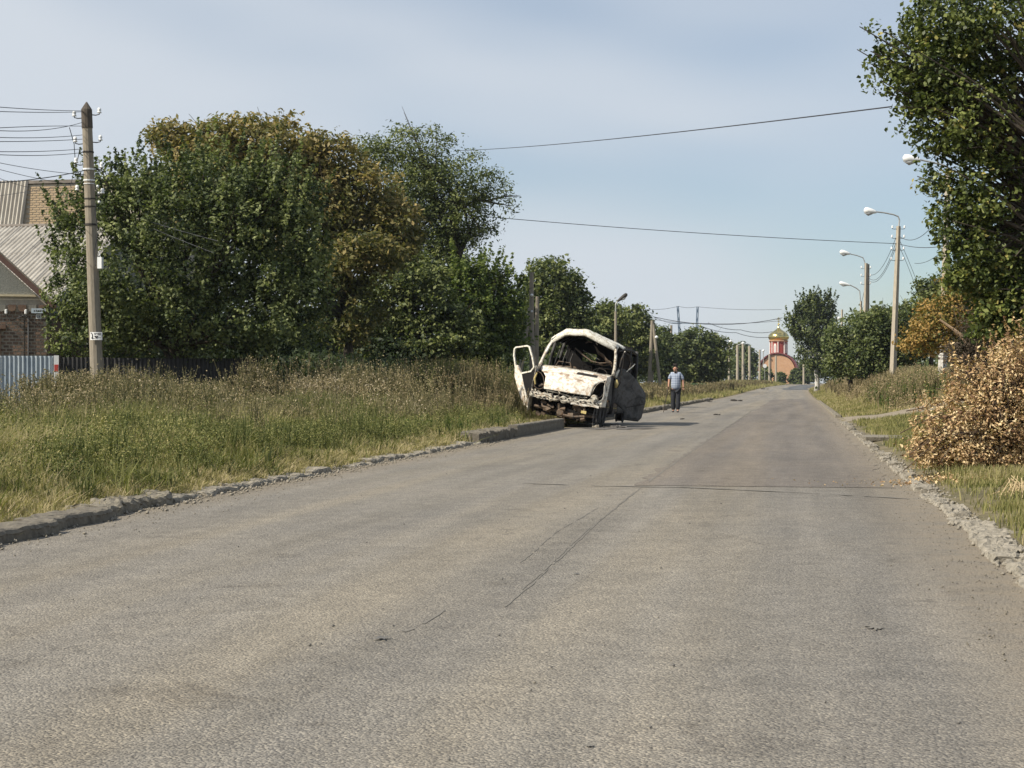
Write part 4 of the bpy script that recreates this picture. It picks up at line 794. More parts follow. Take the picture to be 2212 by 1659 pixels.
lamp_pole(1330, 1330, 672, 118, [(1330, 690), (1330, 657), (1334, 650)], [(1333, 651), (1355, 634)], 'street lamp with a long dark arm rising right above the trees', .13, .09, 'pole', G4, False, 'iron')
lamp_pole(1372, 1371, 668, 150, [(1366, 672), (1367, 664)], [(1366, 665), (1380, 656)], 'small dark street lamp right of the long armed one', .12, .09, 'pole', G4, False, 'iron')
for i, (u, vt, d, lamp, lab) in enumerate([(1575, 745, 285, (1578, 737), 'far street lamp with a bright head at the left of the row'), (1593, 745, 300, (1605, 741), 'far street lamp with a double arm, lamp to the right'),
        (1605, 742, 305, None, 'thick far pole right of the double arm lamp'), (1619, 747, 310, None, 'third bare pole of the far row'), (1641, 755, 322, None, 'far pole at the left foot of the church arch'),
        (1662, 765, 330, None, 'far pole below the drum of the church'), (1676, 768, 335, None, 'far pole under the middle of the church arch'), (1736, 785, 345, None, 'pale pole far right of the church')]):
    rb = .26 if u in (1593, 1605, 1619) else .22
    mb, a, b = pole_mb(u, u, vt, d, rb, rb*.85); root = thing('street_lamp' if lamp else 'utility_pole', (a.x, a.y, a.z+.25), lab, 'street lamp' if lamp else 'utility pole', 'row of poles at the end of the road')
    mb.build('pole', M['pole_pale'], root)
    if lamp:
        m = MB(); m.tube([b, P3((u+lamp[0])/2, lamp[1]+2, d), P3(*lamp, d)], .08, 5); m.build('arm', M['galv'], root)
        m = MB(); q = P3(*lamp, d); m.lathe([(.001, .3), (.28, .12), (.3, -.1), (.001, -.22)], q, 8); m.build('lamp_head', M['white'], root, smooth=True)
for (u, v, lab) in ((1649, 757, 'far lamp head left of the church drum'), (1726, 761, 'far lamp head right of the church drum')):
    x, y = P(u, 395); root = thing('street_lamp', (x, y, G(x, y).item()), lab, 'street lamp', 'row of poles at the end of the road'); m = MB(); m.tube([(x, y, G(x, y).item()), P3(u, v, 395)], .09, 5); m.build('pole', M['galv'], root)
    m = MB(); m.lathe([(.001, .3), (.3, .12), (.3, -.1), (.001, -.3)], P3(u, v, 395), 8); m.build('lamp_head', M['white'], root, smooth=True)
# far round sign seen from behind
q = P3(1652, 790, 300); root = thing('road_sign', (q.x, q.y, G(q.x, q.y).item()), 'round pale road sign on a post at the end of the road', 'sign')
m = MB(); m.tube([(q.x, q.y, G(q.x, q.y).item()), q], .05, 6); m.build('post', M['galv'], root)
m = MB(); m.prism([(.36*math.cos(k*.3927), .36*math.sin(k*.3927)) for k in range(16)], lambda a, b, t: q+RT*a+up*b-FW*t, .05, .08); m.build('sign_disc', M['signpaper'], root)
# far portal pylon and its lines
D5 = 520; root = thing('power_pylon', (*P(1486, D5), 0), 'blue green steel portal pylon rising above the far trees', 'pylon')
def lattice(p, q, wd, rr_):
    m = MB(); ax = (q-p).normalized(); n = 9
    for sx in (-1, 1): m.tube([p+RT*sx*wd, q+RT*sx*wd*.7], rr_, 4)
    for k in range(n):
        m.tube([p.lerp(q, k/n)+RT*wd*(-1)**k, p.lerp(q, (k+1)/n)+RT*wd*(-1)**(k+1)], rr_*.7, 4)
    return m
lattice(P3(1475, 828, D5), P3(1464, 661, D5), .30, .14).build('mast', M['pylon'], root); lattice(P3(1501, 828, D5), P3(1507, 662, D5), .30, .14).build('mast', M['pylon'], root)
lattice(P3(1445, 697, D5), P3(1530, 699, D5), .05, .11).build('crossarm', M['pylon'], root)
for (pts, sag, lab) in (([P3(1395, 668, 480), P3(1466, 661, D5), P3(1506, 662, D5), P3(1688, 668, 440)], .4, 'highest far power line left of the spiky tree'),
        ([P3(1412, 690, 480), P3(1690, 692, 440)], 1.0, 'far power line at the level of the pylon foot'), ([P3(1412, 684, 300), P3(1690, 678+8, 300)], 1.3, 'far power line sagging above the wide tree'),
        ([P3(1410, 683, 128), P3(1480, 697, 200)], .3, 'wire running right from the A-frame pole top'), ([P3(1530, 697, 330), P3(1600, 712, 340), P3(1668, 716, 350)], .4, 'upper wire running down to the church dome'),
        ([P3(1515, 704, 330), P3(1590, 718, 340), P3(1662, 728, 350)], .4, 'lower wire running down to the church dome')):
    wire('wire', pts, sag, lab, .055 if pts[0].y > 200 else .02, n=10)
# small green container and white stub
q = P3(1508, 817, 150); m = MB(); gz = G(q.x, q.y).item(); m.box((q.x-.6, q.y-.4, gz), (q.x+.6, q.y+.4, gz+.85)); m.box((q.x-.7, q.y-.5, gz+.86), (q.x+.7, q.y+.5, gz+.93))
meta(m.build('waste_container', simple('green_paint', (.05, .10, .05), (.08, .15, .07), 4, .6)), 'green metal container behind the walking man', 'container')

# ------------------------------------------------------------------ church
DC = 400; x, y = P(1682, DC); GZ = G(x, y).item()
CH = thing('church', (x, y, GZ), 'brick church with red roof and gilded onion dome at the end of the road', 'church')
CA = R(-13)+YAW; cx = Vector((math.cos(CA), math.sin(CA), 0)); cy = Vector((-math.sin(CA), math.cos(CA), 0)); C0 = Vector((x, y, 0))
def cp(a, b, z): return C0+cx*a+cy*b+up*z
zs, Rv = Z(801, DC), 4.35
m = MB(); m.prism([(-Rv, -Rv), (Rv, -Rv), (Rv, Rv), (-Rv, Rv)], lambda a, b, t: cp(a, b, t), GZ-.2, zs); m.build('wall', M['church_brick'], CH)
arc = lambda r_, n=20: [(r_*math.cos(math.pi*k/n), zs+r_*.95*math.sin(math.pi*k/n)) for k in range(n+1)]
m = MB(); m.prism(arc(Rv-.25), lambda a, z, t: cp(a, t, z), -Rv-.02, Rv+.02); m.build('gable', M['church_brick'], CH)
def vault(fn, L_):
    m = MB(); A = arc(Rv+.35); m.grid([[fn(a, z, t) for a, z in A] for t in (-L_, -L_+.35)]); m.mi = 0; m.grid([[fn(a, z, t) for a, z in A] for t in (L_-.35, L_)]); return m
for fn in (lambda a, z, t: cp(a, t, z),):
    m = MB(); A = arc(Rv+.12); m.grid([[fn(a, z, t) for a, z in A] for t in (-Rv-.35, 0, Rv+.35)]); m.build('roof', M['church_roof'], CH, smooth=True, solid=.12)
    for sgn in (-1, 1):
        m = MB(); A1, A2 = arc(Rv-.05), arc(Rv+.25); m.grid([[fn(*A1[k], sgn*(Rv+.40)), fn(*A2[k], sgn*(Rv+.40)), fn(*A2[k], sgn*(Rv+.15))] for k in range(len(A1))]); m.build('roof_rim', M['church_roof_dark'], CH, solid=.05)
zd0, zd1 = Z(766, DC), Z(736, DC); rd = 2.02
m = MB(); m.lathe([(rd, zd0-1.5), (rd, zd1)], C0, 8); m.build('drum', M['church_red'], CH)
for k in range(8):
    an = CA+2*math.pi*k/8+0*.39; q = C0+Vector((math.cos(an), math.sin(an), 0))*(rd+.03)
    m = MB(); m.tube([q+up*(zd0-.6), q+up*zd1], .14, 6); m.build('pilaster', M['church_white'], CH)
    an += math.pi/8; nrm = Vector((math.cos(an), math.sin(an), 0)); tn = Vector((-nrm.y, nrm.x, 0)); q = C0+nrm*(rd*math.cos(math.pi/8)+.02)
    w_ = MB(); w_.prism([(-.33, .4), (.33, .4), (.33, 2.3), (.2, 2.65), (-.2, 2.65), (-.33, 2.3)], lambda a, b, t: q+tn*a+up*(zd0+b)+nrm*t, 0, .06); f_ = w_.build('window', M['church_white'] if k % 2 else M['church_red'], CH)
    if k % 2:
        g_ = MB(); g_.prism([(-.17, .6), (.17, .6), (.17, 2.2), (-.17, 2.2)], lambda a, b, t: q+tn*a+up*(zd0+b)+nrm*t, .07, .10); g_.build('pane', M['glassgrey'], f_)
m = MB(); m.lathe([(rd+.1, zd1-.25), (rd+.35, zd1), (rd+.2, zd1+.12), (1.2, zd1+.2)], C0, 24); m.build('cornice', M['church_brick'], CH)
m = MB(); z0 = zd1+.05
m.lathe([(1.9, z0), (2.32, z0+.35), (2.5, z0+.8), (2.42, z0+1.25), (2.1, z0+1.7), (1.55, z0+2.15), (.95, z0+2.5), (.5, z0+2.8), (.25, z0+3.15), (.14, z0+3.5), (.10, z0+3.7)], C0, 28); m.build('dome', M['gold'], CH, smooth=True)
m = MB(); m.lathe([(.001, .28), (.2, .2), (.28, 0), (.2, -.2), (.001, -.28)], C0+up*(z0+3.95), 12); m.build('orb', M['gold'], CH, smooth=True)
m = MB(); ct = z0+4.2; m.tube([C0+up*ct, C0+up*(ct+1.5)], .07, 4); m.tube([C0+cx*-.55+up*(ct+.95), C0+cx*.55+up*(ct+.95)], .07, 4); m.tube([C0+cx*-.28+up*(ct+1.25), C0+cx*.28+up*(ct+1.25)], .06, 4); m.tube([C0+cx*-.3+up*(ct+.5), C0+cx*.3+up*(ct+.36)], .06, 4)
m.build('cross', M['gold'], CH)

# ------------------------------------------------------------------ fences and houses on the left
def corr(mb, o, ac, dn, wd, ln, lam, amp, nrm, trap=False, seg=6):
    o, ac, dn, nrm = Vector(o), Vector(ac).normalized(), Vector(dn).normalized(), Vector(nrm).normalized(); n = int(round(wd/lam*seg)); row = []
    for i in range(n+1):
        ph = (i/seg) % 1; h = math.cos(2*math.pi*i/seg)*amp if not trap else amp*(1 if ph < .45 else -1)
        row.append(o+ac*(wd*i/n)+nrm*h)
    mb.grid([[p+dn*ln*t for p in row] for t in (0, .5, 1)])
EX = Vector((.91, .415, 0)).normalized(); EN = Vector((EX.y, -EX.x, 0))       # along the street fence, and towards the viewer
FC = Vector((*P(127, 38.5), 0))
def fp(a, t, z): return FC+EX*a+EN*t+up*z
fr = thing('fence', (FC.x, FC.y, .2), 'pale blue corrugated metal fence in front of the brown brick house', 'fence')
for k in range(6):
    m = MB(); corr(m, fp(-1.15*(k+1)-.12, rnd.uniform(0, .01), 1.70+rnd.uniform(-.008, .008)), EX, (0, 0, -1), 1.146, 1.6, .098, .014, EN, False, 8); m.build('sheet', M['sheet_blue'], fr, solid=.003)
for a in (-.2, -2.3, -4.6, -6.9): m = MB(); m.prism([(a-.03, -.12), (a+.03, -.12), (a+.03, -.06), (a-.03, -.06)], fp, -.1, 1.62) if 0 else m.tube([fp(a, -.1, -.1), fp(a, -.1, 1.62)], .03, 6); m.build('post', M['galv'], fr)
def fbox(m, a0, a1, t0, t1, z0, z1): return m.prism([(a0, t0), (a1, t0), (a1, t1), (a0, t1)], lambda a, b, t: fp(a, b, t), z0, z1)
m = MB(); fbox(m, -.11, 0, -.04, .04, 0, 1.71); m.build('end_post', M['signpaper'], fr)
m = MB(); fbox(m, -.10, -.01, .042, .046, 1.34, 1.50); m.build('red_mark', M['red'], fr)
f2 = thing('fence', (FC.x+2, FC.y+2, .2), 'metal fence behind the near pole and the trees, coloured near black for their shade', 'fence')
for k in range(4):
    m = MB(); corr(m, fp(.03+1.15*k, -.1, 1.66+rnd.uniform(-.01, .01)), EX, (0, 0, -1), 1.146, 1.55, .098, .012, EN, False, 6); m.build('sheet', M['sheet_shade_dark'], f2, solid=.003)
F3 = fp(.03+1.15*5, -.1, 0)
for k in range(0):
    m = MB(); corr(m, (F3.x+rnd.uniform(-.005, .005), F3.y+1.15*k, 1.66+rnd.uniform(-.01, .01)), (0, 1, 0), (0, 0, -1), 1.146, 1.6, .098, .012, (1, 0, 0), False, 5); m.build('sheet', M['sheet_shade_dark'], f2, solid=.003)
q = P3(703, 785, 52); m = MB(); m.box((q.x-.45, q.y-.3, G(q.x, q.y).item()), (q.x+.45, q.y+.3, q.z+.18)); m.box((q.x-.5, q.y-.36, q.z+.18), (q.x+.5, q.y+.36, q.z+.21))
meta(m.build('metal_box', M['sheet_shade_dark']), 'weathered grey metal box left of the slim dark trunk', 'box')
# front wing of the house: steep gable facing the viewer
HC = Vector((*P(101, 41.7), 0)); H1 = thing('brick_house', (HC.x-3, HC.y, .2), 'brown brick house with grey corrugated roof behind the blue fence', 'house')
def hp(a, t, z): return HC+EX*a+EN*t+up*z
def hprism(m, poly, t0, t1): return m.prism(poly, lambda a, z, t: hp(a, t, z), t0, t1)
ze, SL, AW = 3.05, .93, 3.8; za = ze+SL*AW
m = MB(); hprism(m, [(-2*AW, 0), (0, 0), (0, ze), (-AW, za), (-2*AW, ze)], -3.2, 0); m.build('wall', M['mortar'], H1)
m = MB(); hprism(m, [(.002, 0), (.03, 0), (.03, ze-.05), (.002, ze-.05)], -3.2, -.01); m.build('side_wall', M['brick_brown'], H1)
zc = Z(641, 41.7)
m = MB(); hprism(m, [(-2*AW+.3, zc+.05), (-(zc+.05-ze)/SL-.02, zc+.05), (-AW, za-.02)], .002, .03); m.build('gable_infill', M['stucco'], H1)
m = MB(); hprism(m, [(-2*AW, zc), (-(zc-ze)/SL-.05, zc), (-(zc-ze)/SL-.1, zc+.05), (-2*AW, zc+.05)], .032, .08); m.build('cornice', M['cream'], H1)
for k in range(9):
    a0 = -.10-.245*k; m = MB(); hprism(m, [(a0-.095, 3.02), (a0-.095, 2.93), (a0-.07, 2.87), (a0, 2.85), (a0+.07, 2.87), (a0+.095, 2.93), (a0+.095, 3.02)], .004, .085); m.build('corbel', M['brick_grey' if k % 3 == 1 else 'brick_brown'], H1)
M4 = Matrix((( EX.x, -EN.x, 0, 0), (EX.y, -EN.y, 0, 0), (0, 0, 1, 0), (0, 0, 0, 1))); EU = M4.to_euler()
bricks = [M['brick_brown'], simple('brick_dark', (.085, .058, .044), (.15, .105, .078), 6, .9), simple('brick_pale', (.15, .095, .065), (.26, .175, .125), 6, .9)]
bmes = []
for mt in bricks:
    bb = MB(); bb.box((-.062, -.016, -.027), (.062, 0, .027)); me = bpy.data.meshes.new('brick'); me.from_pydata(bb.v, [], bb.f); me.materials.append(mt); bmes.append(me)
row = 0; z = .98; cnt = 0
while z < 2.84:
    a0 = -.072-(.075 if row % 2 else 0)
    while a0 > -1.62:
        if not (a0 < -1.08 and z < 2.5) and cnt < 298:
            o = link('brick', rnd.choice(bmes+bmes[:1]), H1); o.location = hp(a0, .001+rnd.uniform(-.004, .004), z+rnd.uniform(-.003, .003))-ORG[H1.name]; o.rotation_euler = EU; cnt += 1
        a0 -= .150
    z += .0835; row += 1
m = MB(); hprism(m, [(-2.2, 1.2), (-1.25, 1.2), (-1.25, 2.4), (-2.2, 2.4)], -.05, .02); wo = m.build('window', M['cream'], H1)
m = MB(); hprism(m, [(-2.15, 1.25), (-1.3, 1.25), (-1.3, 2.35), (-2.15, 2.35)], .021, .026); m.build('pane', M['glassgrey'], wo)
m = MB(); hprism(m, [(-2.4, 2.42), (-.98, 2.42), (-.98, 2.52), (-2.4, 2.52)], .004, .12); m.build('lintel', M['brick_brown'], H1)
m = MB(); hprism(m, [(-1.22, .9), (-1.10, .9), (-1.10, 2.41), (-1.22, 2.41)], .004, .09); m.build('jamb', bricks[1], H1)
for u, c_ in ((55, 'iron'), (63, 'wire_pale')): a0 = -(101-u)/86; m = MB(); m.tube([hp(a0, .05, .3), hp(a0, .05, 2.70), hp(a0-.1, .05, 2.78)], .014, 6); m.build('pipe', M[c_], H1)
zz = Z(671, 41.6)
m = MB(); hprism(m, [(-.37, zz-.06), (-.02, zz-.06), (-.02, zz+.06), (-.37, zz+.06)], .09, .10); po = m.build('street_plaque', M['signblue'], H1)
m = MB()
for k in range(5): hprism(m, [(-.31+.05*k, zz-.02), (-.28+.05*k, zz-.02), (-.28+.05*k, zz+.02+.008*(k % 2)), (-.31+.05*k, zz+.02)], .101, .103)
m.build('plaque_lettering', M['wire_pale'], po)
m = MB(); hprism(m, [(-.26, zz-.20), (-.13, zz-.20), (-.13, zz-.075), (-.26, zz-.075)], .02, .03); no = m.build('number_plate', M['signpaper'], H1)
m = MB()      # the digits 1 and 8
def dg(pts, wd=.010):
    for i in range(len(pts)-1):
        (x0, z0), (x1, z1) = pts[i], pts[i+1]; l = math.hypot(x1-x0, z1-z0); nx, nz = -(z1-z0)/l*wd/2, (x1-x0)/l*wd/2
        hprism(m, [(x0+nx, z0+nz), (x1+nx, z1+nz), (x1-nx, z1-nz), (x0-nx, z0-nz)], .031+.0003*i, .033+.0003*i)
zq = zz-.1375; dg([(-.232, zq+.02), (-.22, zq+.038), (-.22, zq-.038)])
for cz in (.019, -.019): dg([(-.178+.016*math.cos(k*.7854), zq+cz+.018*math.sin(k*.7854)) for k in range(9)], .008)
m.build('house_number', M['ink'], no)
for a0 in (-.50, -.97): m = MB(); m.tube([hp(a0, .02, 2.80), hp(a0, .12, 2.80)], .012, 5); m.build('hook', M['iron'], H1); m = MB(); m.lathe([(.001, .07), (.035, .05), (.035, -.04), (.001, -.07)], hp(a0, .13, 2.84), 8); m.build('wall_insulator', M['signpaper'], H1)
m = MB(); m.tube([hp(-.97, .13, 2.80), hp(-.85, .1, 2.62), hp(-.7, .08, 2.70), hp(-.5, .13, 2.78), hp(-.42, .06, 2.66), hp(-.2, .05, 2.5)], .008, 5); m.build('cable', M['wire'], H1)
for sg in (-1, 1):
    A = lambda x: -AW+sg*x
    m = MB(); hprism(m, [(A(0), za+.03), (A(0), za+.20), (A(AW+.22), ze-.02), (A(AW+.22), ze-.19)], .22, .26); m.build('bargeboard', M['fascia'], H1)
    d_ = EX*sg*(AW+.22)-up*SL*(AW+.22)
    for k in range(3): m = MB(); corr(m, hp(-AW, .24-k*1.12, za+.22), -EN, d_, 1.13, d_.length, .15, .025, up); m.build('roof_sheet', M['asbestos'], H1, solid=.006)
# main roof: ridge across, slope facing the viewer
zr, zb_ = Z(489, 50.0), 2.95; yR, yE = 47.0, 41.4; sl_ = Vector((0, yE-yR, zb_-zr)); nr = 3
for c_ in range(8):
    for k in range(nr):
        o_ = Vector((-28.6+c_*1.12, yR, zr))+sl_*(k/nr); o_.z += .012*(nr-k); m = MB(); corr(m, o_, (1, 0, 0), sl_, 1.115, sl_.length/nr+.12, .15, .028, (0, -.45, .9)); m.build('roof_sheet', M['asbestos'], H1, solid=.006)
m = MB(); m.tube([(-28.7, yR, zr+.03), (-19.6, yR, zr+.03)], .07, 8); m.build('ridge_cap', M['asbestos_dark'], H1)
m = MB(); m.box((-28.6, 41.9, 0), (-20.0, 52, 2.9)); m.build('main_wall', M['brick_brown'], H1)
m = MB(); m.prism([(yE+.3, 2.9), (52.3, 2.9), (yR, zr-.1)], lambda a, b, t: Vector((t, a, b)), -20.1, -19.9); m.build('main_gable', M['stucco'], H1)
m = MB(); m.grid([[(-28.6, yR, zr-.02), (-19.65, yR, zr-.02)], [(-28.6, 52.6, 2.9), (-19.65, 52.6, 2.9)]]); m.build('rear_roof', M['asbestos'], H1, solid=.02)
# second house behind
H2 = thing('brick_house', (-28, 60, 0), 'taller tan brick house behind the corrugated roof, only its gable showing', 'house')
ZT, ZB = Z(408, 63.5), Z(500, 63.5)
m = MB(); m.box((-28.0, 57.0, 0), (-23.2, 64, ZT-.15)); m.build('wall', M['mortar'], H2)
me_b2 = None; z = ZB-.1; row = 0
while z < ZT-.22:
    xq = -27.62+(.135 if row % 2 else 0)
    while xq < -25.1:
        if me_b2 is None:
            bb = MB(); bb.box((-.12, -.014, -.030), (.12, 0, .030)); o = bb.build('brick', M['brick_tan'], H2, local=True); me_b2 = o.data
        else: o = link('brick', me_b2, H2)
        o.location = Vector((xq, 56.999-rnd.uniform(0, .006), z))-ORG[H2.name]; xq += .27
    z += .086; row += 1
m = MB(); m.box((-28.9, 56.93, ZT-.12), (-23.0, 64.2, ZT)); m.build('roof_edge', M['asbestos_dark'], H2)
for k in range(1): m = MB(); corr(m, (-28.75, 56.9, ZT), (1, 0, 0), (-.12, -.05, -1), 1.12, 3.4, .15, .035, (0, -.9, .4)); m.build('roof_sheet', M['asbestos'], H2, solid=.006)
ZL = Z(440, 64)
for k in range(6): m = MB(); corr(m, (-28.9-1.1*(k+1), 58.2, ZL), (1, 0, 0), (0, -.55, -1), 1.10, 2.8, .15, .02, (0, -.9, .4)); m.build('roof_sheet', M['brick_grey'], H2, solid=.006)
m = MB(); m.box((-36, 58.3, 0), (-28.9, 64, ZL-.05)); m.build('rear_wall', M['brick_grey'], H2)
# green fence on the right
fg = thing('fence', (9, 66, .9), 'dark green metal fence behind the right bank', 'fence')
for k in range(22):
    xq, yq = 8.2+.02*k, 46+k*1.5; m = MB(); z0 = G(xq, yq).item(); m.box((xq, yq, z0-.1), (xq+.03, yq+1.46, z0+1.35)); m.build('panel', M['fence_green'] if k not in (12, 13, 14) else M['stucco'], fg)

# ------------------------------------------------------------------ burnt van (local: x right, y to the rear, z up)
vx, vy = P(1226-.13*90, 40.0)
VAN = thing('burnt_van', (vx, vy, .21), 'burnt out white van tilting off the kerb with its front doors hanging open', 'van', None, (0, R(9), R(-3)))
vr = random.Random(77)
def vb(m, name, mat, parent=None, **k): return m.build(name, M[mat], parent or VAN, local=True, **k)
def interp(tab, t):
    for i in range(len(tab)-1):
        if t <= tab[i+1][0]: 
            f = (t-tab[i][0])/(tab[i+1][0]-tab[i][0]); return [a+(b-a)*f for a, b in zip(tab[i][1:], tab[i+1][1:])]
    return list(tab[-1][1:])
def dent(x, z, a=.012): return a*(math.sin(x*7.1+z*5)+math.sin(x*13.7-z*9+1)*.6+math.sin(z*17+x*3)*.4)
# bonnet: halfwidth, z, y along t
HT = [(0, .57, .645, .02), (.16, .585, .74, .05), (.34, .595, .86, .12), (.50, .625, .96, .22), (.64, .71, 1.035, .36), (.80, .84, 1.10, .52), (1, .92, 1.20, .78)]
m = MB(); rows = []
for i in range(25):
    t = i/24; hw, z, y = interp(HT, t); rows.append([(hw*s, y+.16*(s*hw/.9)**2*(1+.2*t)+dent(s*hw, z), z-.035*(s*s)*t-.03*(1-t)*math.cos(s*1.5)*0) for s in [j/14-1 for j in range(29)]])
m.grid(rows); bon = vb(m, 'bonnet', 'burnt_white', smooth=True, solid=.006)
m = MB(); m.grid([[(.10+.30*a-.02+.28*0, .50+.005*b-.012+dent(.3, 1.1)+.0, 1.075+.045*b) for a in (0, .3, .7, 1)] for b in (0, .5, 1)])
m = MB()   # dark slot near the cowl
def bpt(x, t, off):
    hw, z, y = interp(HT, t); return (x, y+.16*(x/.9)**2*(1+.2*t)+dent(x, z)-off*.75, z-.035*(x/hw)**2*t+off*.6)
m.grid([[bpt(.08+.50*a, tt, .006) for a in (0, .04, .2, .4, .6, .8, .97, 1)] for tt in (.80, .86, .91)]); vb(m, 'bonnet_slot', 'burnt_black', bon)
m = MB(); m.grid([[bpt(-.8+1.65*a, .66+.05*math.sin(a*5), .010+.008*k) for a in [q/14 for q in range(15)]] for k in (0, 1)]); vb(m, 'bonnet_crease', 'burnt_roof', bon)
# cowl and windscreen frame
m = MB(); m.grid([[(.93*s, .80+.16*s*s+k*.10, 1.20+.012*k-.03*s*s) for s in [j/8-1 for j in range(17)]] for k in (0, 1)]); vb(m, 'cowl', 'burnt_mix', solid=.02)
# wings either side (front wheel arches) -----------------------------------
for sg in (-1, 1):
    tab = [(0, .30, .62, 1.02), (.25, .42, .60, 1.10), (.5, .62, .60, 1.16), (.75, .90, .58, 1.20), (1, 1.12, .20, 1.22)]
    m = MB(); rows = []
    for i in range(13):
        t = i/12; y, zb_, zt = interp(tab, t)
        rows.append([((.93-.05*(1-t)**2-.03*(k/8)**3+.012*math.sin(k*1.3+i))*sg, y+.06*(k/8)*0, zb_+(zt-zb_)*k/8) for k in range(9)])
    m.grid(rows); wing = vb(m, 'wing', 'burnt_mix' if sg < 0 else 'burnt_grey', smooth=True, solid=.008)
    # front corner skin: outer lip round the headlamp hole and down to the bumper
    m = MB(); rows = []
    for i in range(17):
        z = .42+.74*i/16; b_ = .012+.012*math.sin(i*.7)+ (.09 if z < .58 else 0)
        rows.append([(sg*(.885-.0*k), .12+.22*(z-.42)+.16*k, z) for k in (0, .5, 1)]+[(sg*.935, .34+.25*(z-.42), z)])
        rows[-1][0] = (sg*(.885-b_), .06+.22*(z-.42), z)
    m.grid(rows); vb(m, 'corner_panel', 'burnt_mix' if sg < 0 else 'burnt_white', smooth=True, solid=.008)
    # headlamp cavity: bowl + ring
    cxh, czh = sg*.70, .85
    m = MB(); cxh = sg*.76; czh = .83; hp_ = [(.60, .67), (.605, .75), (.625, .84), (.665, .93), (.73, 1.0), (.81, 1.03), (.865, 1.0), (.885, .92), (.88, .82), (.86, .73), (.82, .66), (.74, .62), (.66, .625)]; ring = [(sg*a, b) for a, b in hp_]
    m.grid([[(x, .14+.25*(z-.6)+d, z) for x, z in [(cxh+(x-cxh)*s, czh+(z-czh)*s) for x, z in ring+ring[:1]]] for d, s in ((0, 1.04), (.10, .98), (.22, .8), (.26, .05))]); hb = vb(m, 'headlamp_bowl', 'char_shade', smooth=True)
    m = MB(); m.tube([(x, .13+.25*(z-.6), z) for x, z in ring+ring[:1]], .008, 5); vb(m, 'headlamp_rim', 'burnt_mix' if sg > 0 else 'burnt_rust', hb)
m = MB(); m.tube([(-.80, .10, 1.0), (-.84, .09, .86), (-.80, .10, .72)], [.02, .03, .02], 6); vb(m, 'lamp_remnant', 'ochre')
m = MB()
for k in range(6): m.tube([(-.72+.03*k, .16+.02*k, .68+.01*k), (-.66+.02*k, .2, .74)], .03, 5)
vb(m, 'lamp_remnant', 'burnt_rust')
m = MB(); m.tube([(.68, .12, .60), (.68, .02, .60)], [.10, .085], 14); m.tube([(.68, .01, .60), (.68, -.01, .60)], [.045, .045], 10); vb(m, 'fog_lamp_housing', 'burnt_mix')
# grille void, radiator frame, bumper beam
m = MB(); m.grid([[(x, .20, z) for x in (-.6, 0, .6)] for z in (.42, .7)]); m.box((-.85, .9, .02), (.85, 1.0, 1.1)); m.box((-.78, .55, .02), (.82, .60, .5)); m.box((-.2, .35, .0), (.8, .40, .32)); vb(m, 'bulkhead_and_shade', 'char_shade')  # bulkhead plus added black sheets for darkness behind the grille and under the nose
m = MB()
for k in range(7): m.tube([(-.5+.16*k+vr.uniform(-.03, .03), .13, .56), (-.48+.16*k+vr.uniform(-.06, .06), .15+vr.uniform(-.04, .08), .66)], vr.uniform(.006, .014), 5)
m.tube([(-.52, .11, .62), (-.2, .09, .60), (.1, .10, .56), (.5, .10, .60)], .014, 6); m.tube([(-.25, .05, .70), (-.15, .0, .60), (-.2, .02, .52), (-.05, .0, .46)], .010, 5)
vb(m, 'radiator_frame', 'burnt_mix')
m = MB(); rows = []
for i in range(31):
    x = -.90+1.78*i/30; yb = .10*(x/.9)**2; zc_ = .475+.012*math.sin(i*1.1)+.015*math.sin(i*.37); h = .058+.022*math.sin(i*2.3)+.014*math.sin(i*5.1)
    rows.append([(x, yb+.05, zc_+h+.01), (x, yb-.02, zc_+h), (x, yb-.035, zc_+h*.3), (x, yb-.02, zc_), (x, yb-.04, zc_-h*.4), (x, yb-.02, zc_-h), (x, yb+.06, zc_-h-.01)])
m.grid(rows); beam = vb(m, 'bumper_beam', 'burnt_mix', solid=.006)
m = MB()
for k in range(17):
    x = -.82+1.62*k/16+vr.uniform(-.02, .02); z = .475+vr.choice((-.03, .01, .03)); y = .10*(x/.9)**2-.047; m = MB()
    m.tube([(x, y, z), (x, y+.012, z)], vr.uniform(.012, .026), 8); vb(m, 'beam_hole', 'burnt_black', beam)
m = MB(); m.grid([[(-.88+.62*a, -.01+.10*(1-a), .415-.012*a+.045*b+.01*math.sin(a*9)) for a in [q/8 for q in range(9)]] for b in (0, 1)]); m.grid([[(.15+.68*a, -.03+.07*a, .385+.015*a+.055*b+.012*math.sin(a*11)) for a in [q/8 for q in range(9)]] for b in (0, 1)])
vb(m, 'bumper_strip', 'burnt_white', beam, solid=.01)
# underside clutter
m = MB()
m.tube([(-.80, .35, .20), (-.3, .25, .17), (.2, .22, .15), (.75, .30, .16)], .035, 6); m.tube([(-.15, .05, .36), (-.12, .08, .22), (-.02, .08, .10), (.05, .1, -.08)], .03, 6)
m.tube([(.0, .02, .10), (.25, .02, .09), (.5, .05, .14)], .035, 6); m.tube([(.48, .08, .36), (.5, .05, .2), (.52, .02, .12)], .03, 6); m.tube([(-.6, .2, .35), (-.55, .15, .22), (-.35, .1, .2)], .03, 6)
for k in range(30):
    x, z = vr.uniform(-.75, .55), vr.uniform(.02, .34); y = vr.uniform(.05, .45); s_ = vr.uniform(.02, .075)
    m.box((x-s_, y-s_, z-s_*.6), (x+s_*1.3, y+s_, z+s_*.6), Matrix.Translation((x, y, z)) @ Euler((vr.uniform(-.6, .6), vr.uniform(-.6, .6), 0)).to_matrix().to_4x4() @ Matrix.Translation((-x, -y, -z)))
vb(m, 'subframe', 'burnt_rust')
